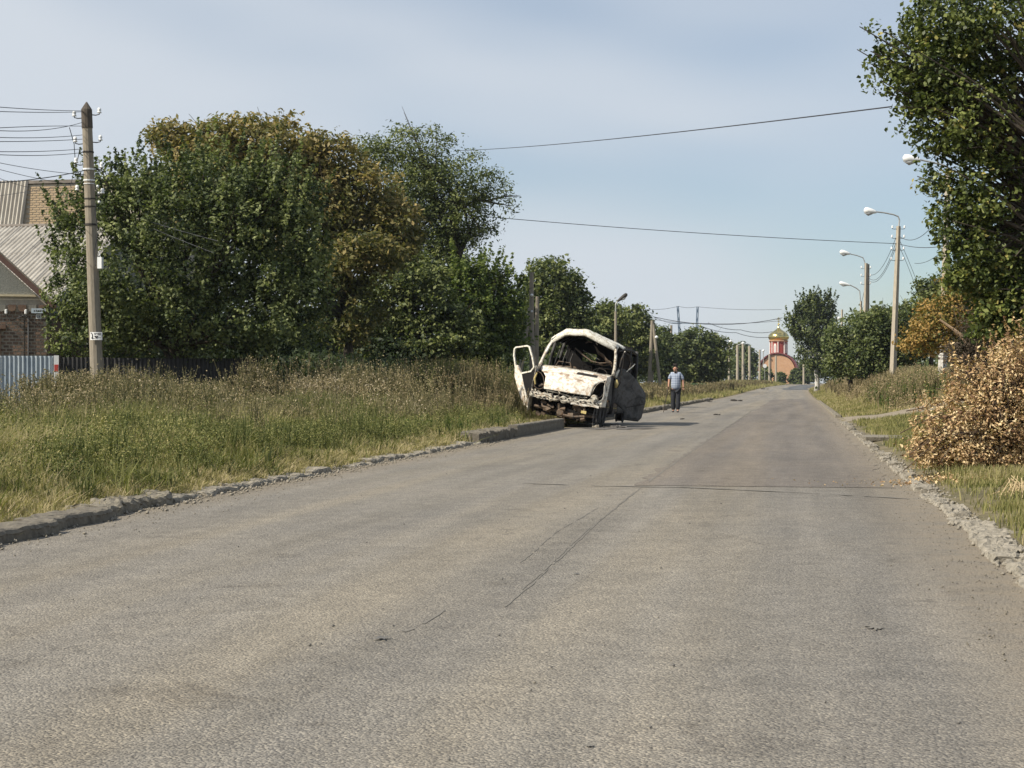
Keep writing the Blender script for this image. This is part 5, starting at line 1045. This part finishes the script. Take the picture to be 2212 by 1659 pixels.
m = MB(); m.lathe([(.001, .02), (.07, .02), (.09, 0), (.07, -.05), (.001, -.05)], (0, 0, 0), 14); o = vb(m, 'alternator', 'burnt_rust'); o.location = (-.08, .04, .15); o.rotation_euler = (R(80), 0, R(10))
m = MB(); m.box((.44, -.03, .21), (.56, .06, .28)); vb(m, 'tow_bracket', 'ochre', jit=.012)
m = MB()
for k in range(46):
    x, y = vr.uniform(-.75, .7), vr.uniform(.3, .85); z = vr.uniform(.30, .70); s_ = vr.uniform(.03, .10)
    m.box((x-s_, y-s_, z-s_*.6), (x+s_, y+s_, z+s_*.6), Matrix.Translation((x, y, z)) @ Euler((vr.uniform(-.5, .5), vr.uniform(-.5, .5), vr.uniform(0, 3))).to_matrix().to_4x4() @ Matrix.Translation((-x, -y, -z)))
vb(m, 'engine', 'char_shade')
m = MB(); m.grid([[(-.90, y, z) for y in (2.2, 3.2, 4.5)] for z in (1.05, 1.4)]); vb(m, 'side_shade_sheet', 'char_shade')  # added black sheet standing for shade along the left inside
# wheels: bare rims sunk on the ground
def wheel(x, y, z, r0=.24):
    o = None; m = MB(); prof = [(r0, -.09), (r0+.02, -.085), (r0-.02, -.05), (r0-.03, .05), (r0+.02, .085), (r0, .09)]
    pts = [[(x+t, y+rr*math.cos(2*math.pi*k/20), z+rr*math.sin(2*math.pi*k/20)) for k in range(21)] for rr, t in prof]; m.grid(pts); o = vb(m, 'wheel_rim', 'burnt_black', solid=.008)
    m = MB(); m.grid([[(x+(.02 if rr > .1 else .05), y+rr*math.cos(2*math.pi*k/16), z+rr*math.sin(2*math.pi*k/16)) for k in range(17)] for rr in (r0-.03, .12, .07, .001)]); vb(m, 'hub', 'burnt_rust', o)
wheel(.80, .68, .22); wheel(-.80, .68, .28); wheel(.80, 3.75, .22); wheel(-.80, 3.75, .28)
# hanging streaks of sheet and cable at the right front corner
m = MB()
for k in range(9):
    x = .72+.03*k+vr.uniform(-.02, .02); y = .12+.05*k; m.tube([(x, y, .42), (x+vr.uniform(-.03, .03), y+.02, .22), (x+vr.uniform(-.04, .04), y, vr.uniform(-.06, .08))], [.012, .018, .008], 5)
m.grid([[(.80+.02*k, .25+.10*k, z) for k in range(5)] for z in (.02, .2, .42)]); vb(m, 'hanging_sheet', 'burnt_dark', solid=.004)
m = MB(); m.grid([[(-.93+.02*k, .22+.10*k, z+.03*k) for k in range(4)] for z in (.05, .22, .40)]); vb(m, 'hanging_sheet', 'burnt_mix', solid=.004)
# roof: sagging dome with a folded front header -----------------------------
def rz(x, y): # roof height
    return float(np.interp(x, [-.9, -.80, -.49, .01, .40, .80, .9], [1.80, 1.90, 2.12, 2.185, 2.06, 1.93, 1.84]))+.035*math.sin(y*1.3+.4)-.10*sstep(3.0, 4.6, y).item()
m = MB(); rows = []
for i in range(28):
    y = 1.28+3.35*i/27
    rows.append([((.86-.02*math.sin(y*2))*s, y+.18*(s*s)*(1 if i == 0 else max(0, 1-i/6)), rz(.86*s, y)+dent(s, y, .010)) for s in [j/12-1 for j in range(25)]])
m.grid(rows); roof = vb(m, 'roof', 'burnt_roof', smooth=True, solid=.012)
m = MB(); m.grid([[(.84*s, y, rz(.84*s, y)-.045) for s in [j/10-1 for j in range(21)]] for y in (1.34, 1.7, 2.2, 2.8, 3.4, 4.0, 4.55)]); vb(m, 'roof_shade_liner', 'char_shade', roof)  # black liner added for the darkness under the roof
m = MB(); m.grid([[(x, 2.7+.1*math.sin(x*6), z) for x in (.12, .3, .5, .7, .88)] for z in (1.15, 1.35, 1.6, 1.92)]); m.grid([[(x, 3.6, z) for x in (-.8, -.3, .2, .88)] for z in (1.62, 1.8, 1.95)]); m.grid([[(x, 4.4, z) for x in (-.88, -.3, .2, .88)] for z in (.8, 1.1, 1.38)]); m.grid([[(x, 3.9, z) for x in (-.9, -.7, -.45)] for z in (1.2, 1.5, 1.9)]); vb(m, 'cab_shade_panels', 'char_shade', solid=.01)  # black panels added where the cab only lies in shade
m = MB(); rows = []
for s in [j/12-1 for j in range(25)]:
    zt = rz(.86*s, 1.28); rows.append([(.86*s, 1.28+.18*s*s, zt+.004), (.845*s, 1.20+.18*s*s, zt-.07), (.83*s, 1.14+.20*s*s, zt-.145+.01*math.sin(s*9)), (.82*s, 1.22+.2*s*s, zt-.165)])
m.grid(rows); vb(m, 'roof_header', 'burnt_roof', roof, smooth=True, solid=.006)
m = MB()
for k in range(4):
    y = 1.9+.7*k; m.tube([(.82*s, y, rz(.86*s, y)-.05) for s in [j/8-1 for j in range(17)]], .022, 5)
vb(m, 'roof_rib', 'burnt_black', roof)
# pillars -----------------------------------------------------------------
def pil(name, pts, r, mat): m = MB(); m.tube(pts, r, 6); return vb(m, name, mat, smooth=True)
pil('windscreen_pillar', [(-.93, .90, 1.18), (-.90, 1.05, 1.40), (-.83, 1.25, 1.68), (-.77, 1.40, 1.86)], [.045, .036, .034, .03], 'burnt_white')
pil('windscreen_pillar', [(.92, .92, 1.18), (.90, 1.05, 1.40), (.85, 1.25, 1.68), (.80, 1.36, 1.84)], [.05, .038, .036, .032], 'burnt_mix')
pil('quarter_pillar', [(-.95, 1.08, 1.16), (-.94, 1.25, 1.45), (-.88, 1.42, 1.72), (-.82, 1.55, 1.88)], [.04, .024, .022, .02], 'burnt_mix')
pil('quarter_pillar', [(.96, 1.0, 1.16), (1.0, 1.25, 1.45), (1.02, 1.5, 1.72), (1.0, 1.62, 1.82)], [.036, .022, .02, .02], 'burnt_roof')
pil('door_rail', [(-.99, 1.3, 1.20), (-.98, 1.6, 1.62), (-.90, 2.0, 1.86), (-.86, 3.2, 1.90)], [.03, .024, .022, .02], 'burnt_dark')
for sg in (-1, 1):
    for y in (2.15, 3.35, 4.5):
        pil('side_pillar', [(sg*.95, y, 1.02), (sg*.92, y, 1.5), (sg*.86, y, 1.86)], .04, 'burnt_dark')
    pil('roof_rail', [(sg*.87, 1.45, 1.80), (sg*.87, 2.4, 1.86), (sg*.87, 3.6, 1.86), (sg*.87, 4.55, 1.76)], .035, 'burnt_black')
    m = MB(); rows = []
    for i in range(19):
        y = 2.10+2.5*i/18; ar = 0 if abs(y-3.75) > .42 else math.sqrt(.42**2-(y-3.75)**2)
        zb_ = .22+.0*y+(ar*.95 if ar else 0)+.03
        rows.append([(sg*(.965-.035*(1-k/8)**2-.03*(k/8)**3+.012*math.sin(i*.9+k*.8)), y, zb_+(1.12-zb_)*k/8) for k in range(9)])
    m.grid(rows); vb(m, 'side_panel', 'burnt_mix' if sg < 0 else 'burnt_grey', smooth=True, solid=.008)
    m = MB(); m.box((sg*.86-.04, 1.10, .16), (sg*.86+.04, 2.12, .28)); vb(m, 'sill', 'burnt_dark')
# rear frame, floor, inner leftovers
m = MB(); m.tube([(-.88, 4.6, .3), (-.92, 4.62, 1.1), (-.82, 4.58, 1.72), (-.4, 4.58, 1.92), (.4, 4.58, 1.92), (.82, 4.58, 1.72), (.92, 4.62, 1.1), (.88, 4.6, .3)], .05, 6); m.box((-.88, 4.55, .28), (.88, 4.62, .95)); vb(m, 'rear_frame', 'burnt_black')
m = MB(); m.box((-.88, 1.0, .22), (.88, 4.6, .27)); vb(m, 'floor_pan', 'char_shade')
m = MB(); rows = [[(x, 1.15+dy, z+.03*math.sin(x*11)) for x in [q/10-.88 for q in range(18)]] for dy, z in ((-.18, 1.10), (.0, 1.16), (.10, 1.05), (.12, .8))]; m.grid(rows); vb(m, 'dashboard_frame', 'char_shade', solid=.02)
m = MB()
for x0 in (-.55, .05, .5):
    w_ = .22 if x0 != .05 else .14
    m.tube([(x0-w_, 1.9, .5), (x0-w_, 2.0, 1.15), (x0-w_*.7, 2.05, 1.32), (x0+w_*.7, 2.05, 1.32), (x0+w_, 2.0, 1.15), (x0+w_, 1.9, .5)], .018, 5); m.tube([(x0-w_, 1.98, .9), (x0+w_, 1.98, .92)], .012, 5)
m.tube([(-.85, 2.25, 1.18), (-.3, 2.25, 1.22), (.3, 2.25, 1.15), (.85, 2.25, 1.10)], .03, 5); vb(m, 'seat_frame', 'burnt_rust')
m = MB(); m.tube([(.50+.19*math.cos(k*.5236), 1.35+.08*math.sin(k*.5236), 1.18+.13*math.sin(k*.5236)) for k in range(13)], .012, 5); vb(m, 'steering_wheel', 'burnt_black')
# fallen headlining and trim inside the cabin
def droop(pts, r, mat): m = MB(); m.tube(pts, r, 5); return vb(m, 'fallen_trim', mat, smooth=True)
droop([(-.25, 1.6, 1.72), (-.02, 1.55, 1.58), (.22, 1.5, 1.46), (.45, 1.45, 1.44), (.72, 1.45, 1.50)], .018, 'burnt_rust'); droop([(-.15, 1.7, 1.66), (.1, 1.6, 1.52), (.3, 1.55, 1.40), (.55, 1.5, 1.40), (.75, 1.5, 1.46)], .014, 'burnt_rust')
droop([(-.05, 1.62, 1.70), (.2, 1.6, 1.60), (.42, 1.55, 1.52)], .010, 'burnt_mix')
m = MB(); rows = []
for i in range(9): t = i/8; rows.append([(.22+.55*t+.03*k, 1.5+.03*k, 1.86-.40*t-.055*k+.02*math.sin(i*2+k)) for k in range(4)])
m.grid(rows); vb(m, 'fallen_headlining', 'burnt_rust', smooth=True, solid=.01)
droop([(.0, 1.55, 1.88), (.08, 1.5, 1.93), (.17, 1.5, 1.92)], .014, 'burnt_rust'); droop([(.27, 1.5, 1.93), (.31, 1.48, 1.88)], .012, 'burnt_white'); droop([(-.62, 1.45, 1.80), (-.55, 1.42, 1.77), (-.5, 1.45, 1.80)], .018, 'burnt_mix')
for k in range(5): droop([(-.70+.035*k, 2.1+.3*k, 1.72), (-.78+.035*k, 2.1+.3*k, 1.4), (-.82+.04*k, 2.1+.3*k, 1.1)], .014, 'burnt_grey' if k % 2 == 0 else 'char_shade')
# doors --------------------------------------------------------------------
def door(sg, phi, mat, inner):
    hx, hy = sg*.95, 1.12; dx, dy = sg*math.sin(phi), math.cos(phi)
    def fn(wv, z, t): return Vector((hx+dx*wv+dy*sg*t*0+(-dy*sg*t), hy+dy*wv+dx*sg*t, z))
    return fn
fl = door(-1, R(60), None, None)     # left one in the photograph: light frame round an empty window
def fl2(x, z, t): wv = (-x-.95)/math.sin(R(60)); return fl(wv, z, t)
m = MB(); outer = [(-1.70, 1.06), (-1.78, 1.46), (-1.72, 1.50), (-1.40, 1.59), (-1.33, 1.56), (-1.20, 1.32), (-1.10, 1.12)]
def bar(pts, wd, mbx, f, t0=-.02, t1=.02):
    n = len(pts); L_, R_ = [], []
    for i, (a, b) in enumerate(pts):
        p0, p1 = pts[max(0, i-1)], pts[min(n-1, i+1)]; tx, tz = p1[0]-p0[0], p1[1]-p0[1]; l = math.hypot(tx, tz) or 1; nx, nz = -tz/l*wd/2, tx/l*wd/2; L_.append((a+nx, b+nz)); R_.append((a-nx, b-nz))
    for i in range(n-1): mbx.prism([L_[i], L_[i+1], R_[i+1], R_[i]], f, t0, t1)
bar([(-1.66, 1.02), (-1.76, 1.30), (-1.775, 1.46), (-1.74, 1.505), (-1.42, 1.59), (-1.35, 1.57), (-1.22, 1.33), (-1.13, 1.10), (-1.20, .98), (-1.46, .89)], .036, m, fl2)

DL = vb(m, 'door', 'burnt_roof'); DL['label'] = 'open white framed door on the grass side, its window gone'
m = MB(); m.prism([(-1.68, 1.06), (-1.64, .78), (-1.50, .52), (-1.36, .28), (-1.22, .12), (-1.12, .08), (-1.10, .22), (-1.20, .36), (-1.32, .58), (-1.44, .86), (-1.60, 1.08)], fl2, -.022, .03); vb(m, 'door_edge', 'burnt_white', DL)
m = MB(); m.prism([(-1.10, 1.04), (-1.44, .86), (-1.32, .58), (-1.20, .36), (-1.08, .22), (-.98, .30), (-.97, 1.02)], fl2, .0, .02); vb(m, 'door_inner_panel', 'char_shade', DL)
fr_ = door(1, R(42), None, None)
def fr2(x, z, t): wv = (x-.95)/math.sin(R(42)); return fr_(wv, z, t)
m = MB(); P0 = [(.97, .30), (.97, 1.36), (1.08, 1.40), (1.20, 1.34), (1.36, 1.20), (1.50, 1.02), (1.61, .86), (1.625, .66), (1.615, .24), (1.50, .18), (1.25, .15), (1.235, .42), (1.12, .46)]
def fbul(x, z, t):
    q = fr2(x, z, t); b_ = .07*math.exp(-((z-.75)/.35)**2)*max(0, (x-.97))*1.2; return q+Vector((b_*.7, -b_, 0))
vs = []; nr_ = 12
rows = []
for i in range(nr_+1):
    z = .15+1.25*i/nr_
    x1 = np.interp(z, [.15, .24, .66, .86, 1.02, 1.20, 1.34, 1.40], [1.55, 1.615, 1.63, 1.61, 1.50, 1.36, 1.20, 1.10]); x0 = np.interp(z, [.15, .42, .46, .5, 1.4], [1.25, 1.235, 1.12, .97, .97])
    rows.append([fbul(x0+(x1-x0)*k/8, z, 0) for k in range(9)])
m.grid(rows); DR = vb(m, 'door', 'burnt_grey', smooth=True, solid=.03); DR['label'] = 'open sooty grey door on the road side'
m = MB(); bar([(1.24, .46), (1.6, .60)], .012, m, lambda x, z, t: fbul(x, z, t-.024), 0, .008); vb(m, 'door_seam', 'burnt_black', DR)
m = MB(); bar([(1.0, 1.36), (1.02, 1.62), (1.06, 1.80)], .03, m, fr2); bar([(1.06, 1.80), (1.16, 1.74), (1.24, 1.58), (1.22, 1.40)], .05, m, fr2); vb(m, 'door_window_frame', 'burnt_black', DR)
m = MB(); m.prism([(1.05, 1.38), (1.06, 1.78), (1.16, 1.72), (1.24, 1.56), (1.20, 1.38)], fr2, .05, .06); vb(m, 'window_cover', 'burnt_black', DR)
m = MB(); m.tube([fr2(1.14, 1.34, -.03), fr2(1.26, 1.50, -.03), fr2(1.29, 1.56, -.03)], .014, 5); vb(m, 'door_stay', 'burnt_roof', DR)
m = MB(); m.tube([(1.00, .98, 1.10), (1.03, .90, 1.02), (1.02, .92, .92)], [.035, .055, .03], 7); vb(m, 'mirror_mount', 'ochre', smooth=True)
m = MB(); m.tube([(.99, 1.0, 1.14), (1.06, 1.0, 1.2), (1.10, 1.02, 1.05), (1.05, 1.02, .92)], .010, 5); m.tube([(1.06, 1.06, 1.9), (1.09, 1.06, 1.5), (1.08, 1.06, 1.1)], .008, 5); vb(m, 'loose_cable', 'burnt_black')
pil('hinge_pillar', [(.95, 1.10, .25), (.97, 1.10, .7), (.96, 1.08, 1.16)], .05, 'burnt_dark'); pil('hinge_pillar', [(-.95, 1.10, .25), (-.96, 1.10, .7), (-.95, 1.08, 1.16)], .05, 'burnt_mix')

# debris and dark litter on the road
def debris(u, v, w_, h, lab, mat='litter', n=5, seed=1):
    x, y = gp(u, v); r = random.Random(seed); m = MB()
    for k in range(n):
        a, b = x+r.uniform(-w_, w_), y+r.uniform(-w_, w_)*1.3; s_ = w_*r.uniform(.2, .5)
        m.box((a-s_, b-s_*.7, .012), (a+s_, b+s_*.7, .012+h*r.uniform(.4, 1)))
    z = rise(y).item(); o = m.build('debris', M[mat], jit=w_*.1); o.location.z = z; return meta(o, lab, 'debris', 'pieces of debris lying on the road')
debris(1470, 881+25, .10, .05, 'small flat scrap on the road just right of the open sooty door', n=3, seed=2)
debris(1552, 896, .16, .03, 'flat dark scrap alone in the left lane', n=3, seed=3)
debris(1592, 866, .30, .10, 'dark rag heap on the far road, right of the walking man', n=6, seed=4)
debris(1527, 868, .22, .05, 'small scrap between the walking man and the rag heap', n=3, seed=5)
debris(1428, 885, .16, .10, 'black charred lump on the kerb right behind the van door', n=7, seed=6)
debris(1440, 886, .10, .09, 'smaller charred lump next to the black one', n=4, seed=7)
debris(1655, 846, .5, .10, 'dark scrap at the far left edge of the road', n=5, seed=8)
debris(1255, 921, .22, .05, 'ash and scraps in front of the van bumper', 'ash', 12, 9)
debris(1330, 924, .18, .05, 'ash and scraps by the right front corner of the van', 'ash', 10, 10)
debris(1290, 924, .10, .08, 'pale lump of melted metal under the van', 'burnt_mix', 4, 11)

# ------------------------------------------------------------------ walking man
DP = 61.5; px_, py0 = P(1460, DP); gz = 0.0; s = DP/F
MAN = thing('person', (px_, py0, gz), 'person in a pale blue checked short sleeved shirt and black trousers walking with a stick', 'person')
M['skin'] = simple('skin', (.42, .22, .14), (.52, .29, .20), 8, .6); M['trousers'] = simple('trousers_black', (.018, .02, .024), (.035, .036, .042), 10, .9)
M['hair'] = simple('hair_dark', (.02, .018, .016), (.04, .035, .03), 30, .8); M['shoe'] = simple('shoes_dark', (.03, .028, .03), (.10, .09, .09), 10, .6)
m0, t0, o0 = newmat('checked_shirt'); tcn = t0.nodes.new('ShaderNodeTexCoord').outputs['Object']
wv = []
for ax in ('X', 'Z'):
    wn_ = t0.nodes.new('ShaderNodeTexWave'); wn_.bands_direction = ax; wn_.inputs['Scale'].default_value = 5; wn_.inputs['Distortion'].default_value = .6; t0.links.new(tcn, wn_.inputs[0]); wv.append(wn_.outputs[1])
c0 = mixc(t0, .6, ramp(t0, [(.3, (.10, .14, .22)), (.7, (.42, .48, .57))], wv[0]), ramp(t0, [(.3, (.14, .17, .25)), (.7, (.46, .50, .58))], wv[1])); pbsdf(t0, o0, c0, .9); M['shirt'] = m0
def skinned(name, verts, edges, radii, mat, parent, root=0, sub=1):
    me = bpy.data.meshes.new(name); og = ORG[parent.name]; me.from_pydata([tuple(Vector(v)) for v in verts], edges, []); me.materials.append(M[mat]); o = link(name, me, parent)
    md = o.modifiers.new('skin', 'SKIN'); md.use_smooth_shade = True
    sv = me.skin_vertices[0].data
    for i, rr_ in enumerate(radii): sv[i].radius = rr_ if isinstance(rr_, tuple) else (rr_, rr_); sv[i].use_root = (i == root)
    if sub: sm = o.modifiers.new('sub', 'SUBSURF'); sm.levels = sub; sm.render_levels = sub
    return o
# x right in the picture, y away, z up; he faces the viewer, head bowed to his right (picture left)
V_ = [(0, 0, .93), (0, .0, 1.08), (0, .01, 1.25), (0, .02, 1.40), (0, .03, 1.47), (-.015, -.01, 1.54), (-.025, -.035, 1.61), (-.03, -.05, 1.685),
      (-.17, .02, 1.42), (-.245, .0, 1.22), (-.262, -.06, 1.00), (-.268, -.09, .93),
      (.17, .02, 1.42), (.255, .03, 1.20), (.275, -.01, .99), (.28, -.03, .91),
      (-.09, 0, .88), (-.10, -.03, .50), (-.095, .04, .10), (-.10, -.10, .04), (.09, 0, .88), (.085, -.05, .50), (.075, -.06, .10), (.085, -.20, .04)]
E_ = [(0,1),(1,2),(2,3),(3,4),(4,5),(5,6),(6,7),(3,8),(8,9),(9,10),(10,11),(3,12),(12,13),(13,14),(14,15),(0,16),(16,17),(17,18),(18,19),(0,20),(20,21),(21,22),(22,23)]
R_s = [(.11,.09),(.12,.10),(.13,.10),(.12,.08),(.06,.06),(.062,.07),(.078,.09),(.06,.07),(.055,.055),(.045,.045),(.033,.033),(.03,.025),(.055,.055),(.045,.045),(.033,.033),(.03,.025),(.09,.09),(.055,.055),(.035,.035),(.018,.018),(.09,.09),(.055,.055),(.035,.035),(.018,.018)]
body = skinned('body', V_, E_, R_s, 'skin', MAN)
skinned('shirt', [(0, 0, .80), (0, -.01, 1.0), (0, .0, 1.2), (0, .02, 1.36), (0, .03, 1.46), (-.15, .02, 1.425), (-.225, .01, 1.30), (-.245, 0, 1.20), (.15, .02, 1.425), (.235, .02, 1.30), (.26, .03, 1.18)],
        [(0,1),(1,2),(2,3),(3,4),(3,5),(5,6),(6,7),(3,8),(8,9),(9,10)], [(.195,.15),(.20,.165),(.19,.155),(.17,.125),(.075,.08),(.075,.075),(.068,.068),(.066,.066),(.075,.075),(.068,.068),(.066,.066)], 'shirt', MAN)
skinned('trousers', [(0, 0, .93), (-.085, 0, .84), (-.10, -.03, .50), (-.095, .035, .08), (.085, 0, .84), (.085, -.05, .50), (.075, -.06, .08)], [(0,1),(1,2),(2,3),(0,4),(4,5),(5,6)], [(.17,.13),(.115,.12),(.098,.095),(.088,.088),(.115,.12),(.098,.095),(.088,.088)], 'trousers', MAN)
for fx, fy, fz in ((-.10, .04, .045), (.08, -.06, .045)): skinned('shoe', [(fx, fy+.05, fz+.0), (fx-.005, fy-.08, fz-.005), (fx-.01, fy-.19, fz-.012)], [(0,1),(1,2)], [(.045,.042),(.05,.036),(.04,.026)], 'shoe', MAN)
skinned('hair', [(-.028, -.01, 1.69), (-.025, .01, 1.715), (-.018, .035, 1.63)], [(0,1),(0,2)], [(.085,.085),(.07,.07),(.07,.07)], 'hair', MAN)
skinned('beard', [(-.025, -.075, 1.545), (-.02, -.06, 1.50), (.0, -.07, 1.44)], [(0,1),(1,2)], [(.05,.04),(.055,.045),(.04,.03)], 'hair', MAN)
for sx in (-1, 1):
    skinned('ear', [(-.02+sx*.078, -.01, 1.60), (-.02+sx*.084, -.01, 1.635)], [(0,1)], [.014,.016], 'skin', MAN)
    skinned('eye', [(-.02+sx*.03, -.106, 1.625), (-.02+sx*.034, -.106, 1.625)], [(0,1)], [.012,.010], 'hair', MAN, sub=0)
skinned('nose', [(-.022, -.105, 1.62), (-.022, -.122, 1.595)], [(0,1)], [.012,.016], 'skin', MAN)
def hand(cx_, cy_, cz_, sg, curl):
    for k in range(4):
        x = cx_+(-.024+.016*k); l = (.034, .040, .037, .030)[k]
        skinned('finger', [(x, cy_, cz_), (x, cy_-.01-curl*.02, cz_-l), (x, cy_-.005+curl*.015, cz_-l*1.8+curl*.03), (x, cy_+.02*curl, cz_-l*2.2+curl*.05)], [(0,1),(1,2),(2,3)], [.0095,.009,.008,.007], 'skin', MAN)
    skinned('thumb', [(cx_-sg*.028, cy_-.01, cz_+.025), (cx_-sg*.045, cy_-.03, cz_-.01), (cx_-sg*.035, cy_-.045, cz_-.035)], [(0,1),(1,2)], [.011,.010,.008], 'skin', MAN)
hand(-.268, -.10, .905, -1, .9); hand(.28, -.035, .885, 1, .4)
m = MB(); m.tube([(px_-.245, py0-.20, gz+.93), (px_-.27, py0-.12, gz+.915), (px_-.275, py0-.06, gz+.92)], [.016, .017, .014], 7); m.tube([(px_-.27, py0-.12, gz+.91), (px_-.30, py0-.14, gz+.80), (px_-.42, py0-.2, gz+.12), (px_-.45, py0-.2, gz+.0)], [.014, .015, .012, .012], 7)
meta(m.build('walking_stick', M['bark']), 'brown wooden stick in the hand of the walking man', 'walking stick')

# ------------------------------------------------------------------ thin summer haze
mh = bpy.data.materials.new('haze_air'); mh.use_nodes = True; th_ = mh.node_tree; th_.nodes.clear()
vo_ = th_.nodes.new('ShaderNodeVolumePrincipled'); vo_.inputs['Color'].default_value = (.80, .88, 1, 1); vo_.inputs['Density'].default_value = .00014; vo_.inputs['Anisotropy'].default_value = .2
oh_ = th_.nodes.new('ShaderNodeOutputMaterial'); th_.links.new(vo_.outputs[0], oh_.inputs['Volume'])
m = MB(); m.box((-2700, -120, -1.2), (2700, 3700, 36)); meta(m.build('haze', mh), 'pale haze in the air over the whole road', kind='stuff')
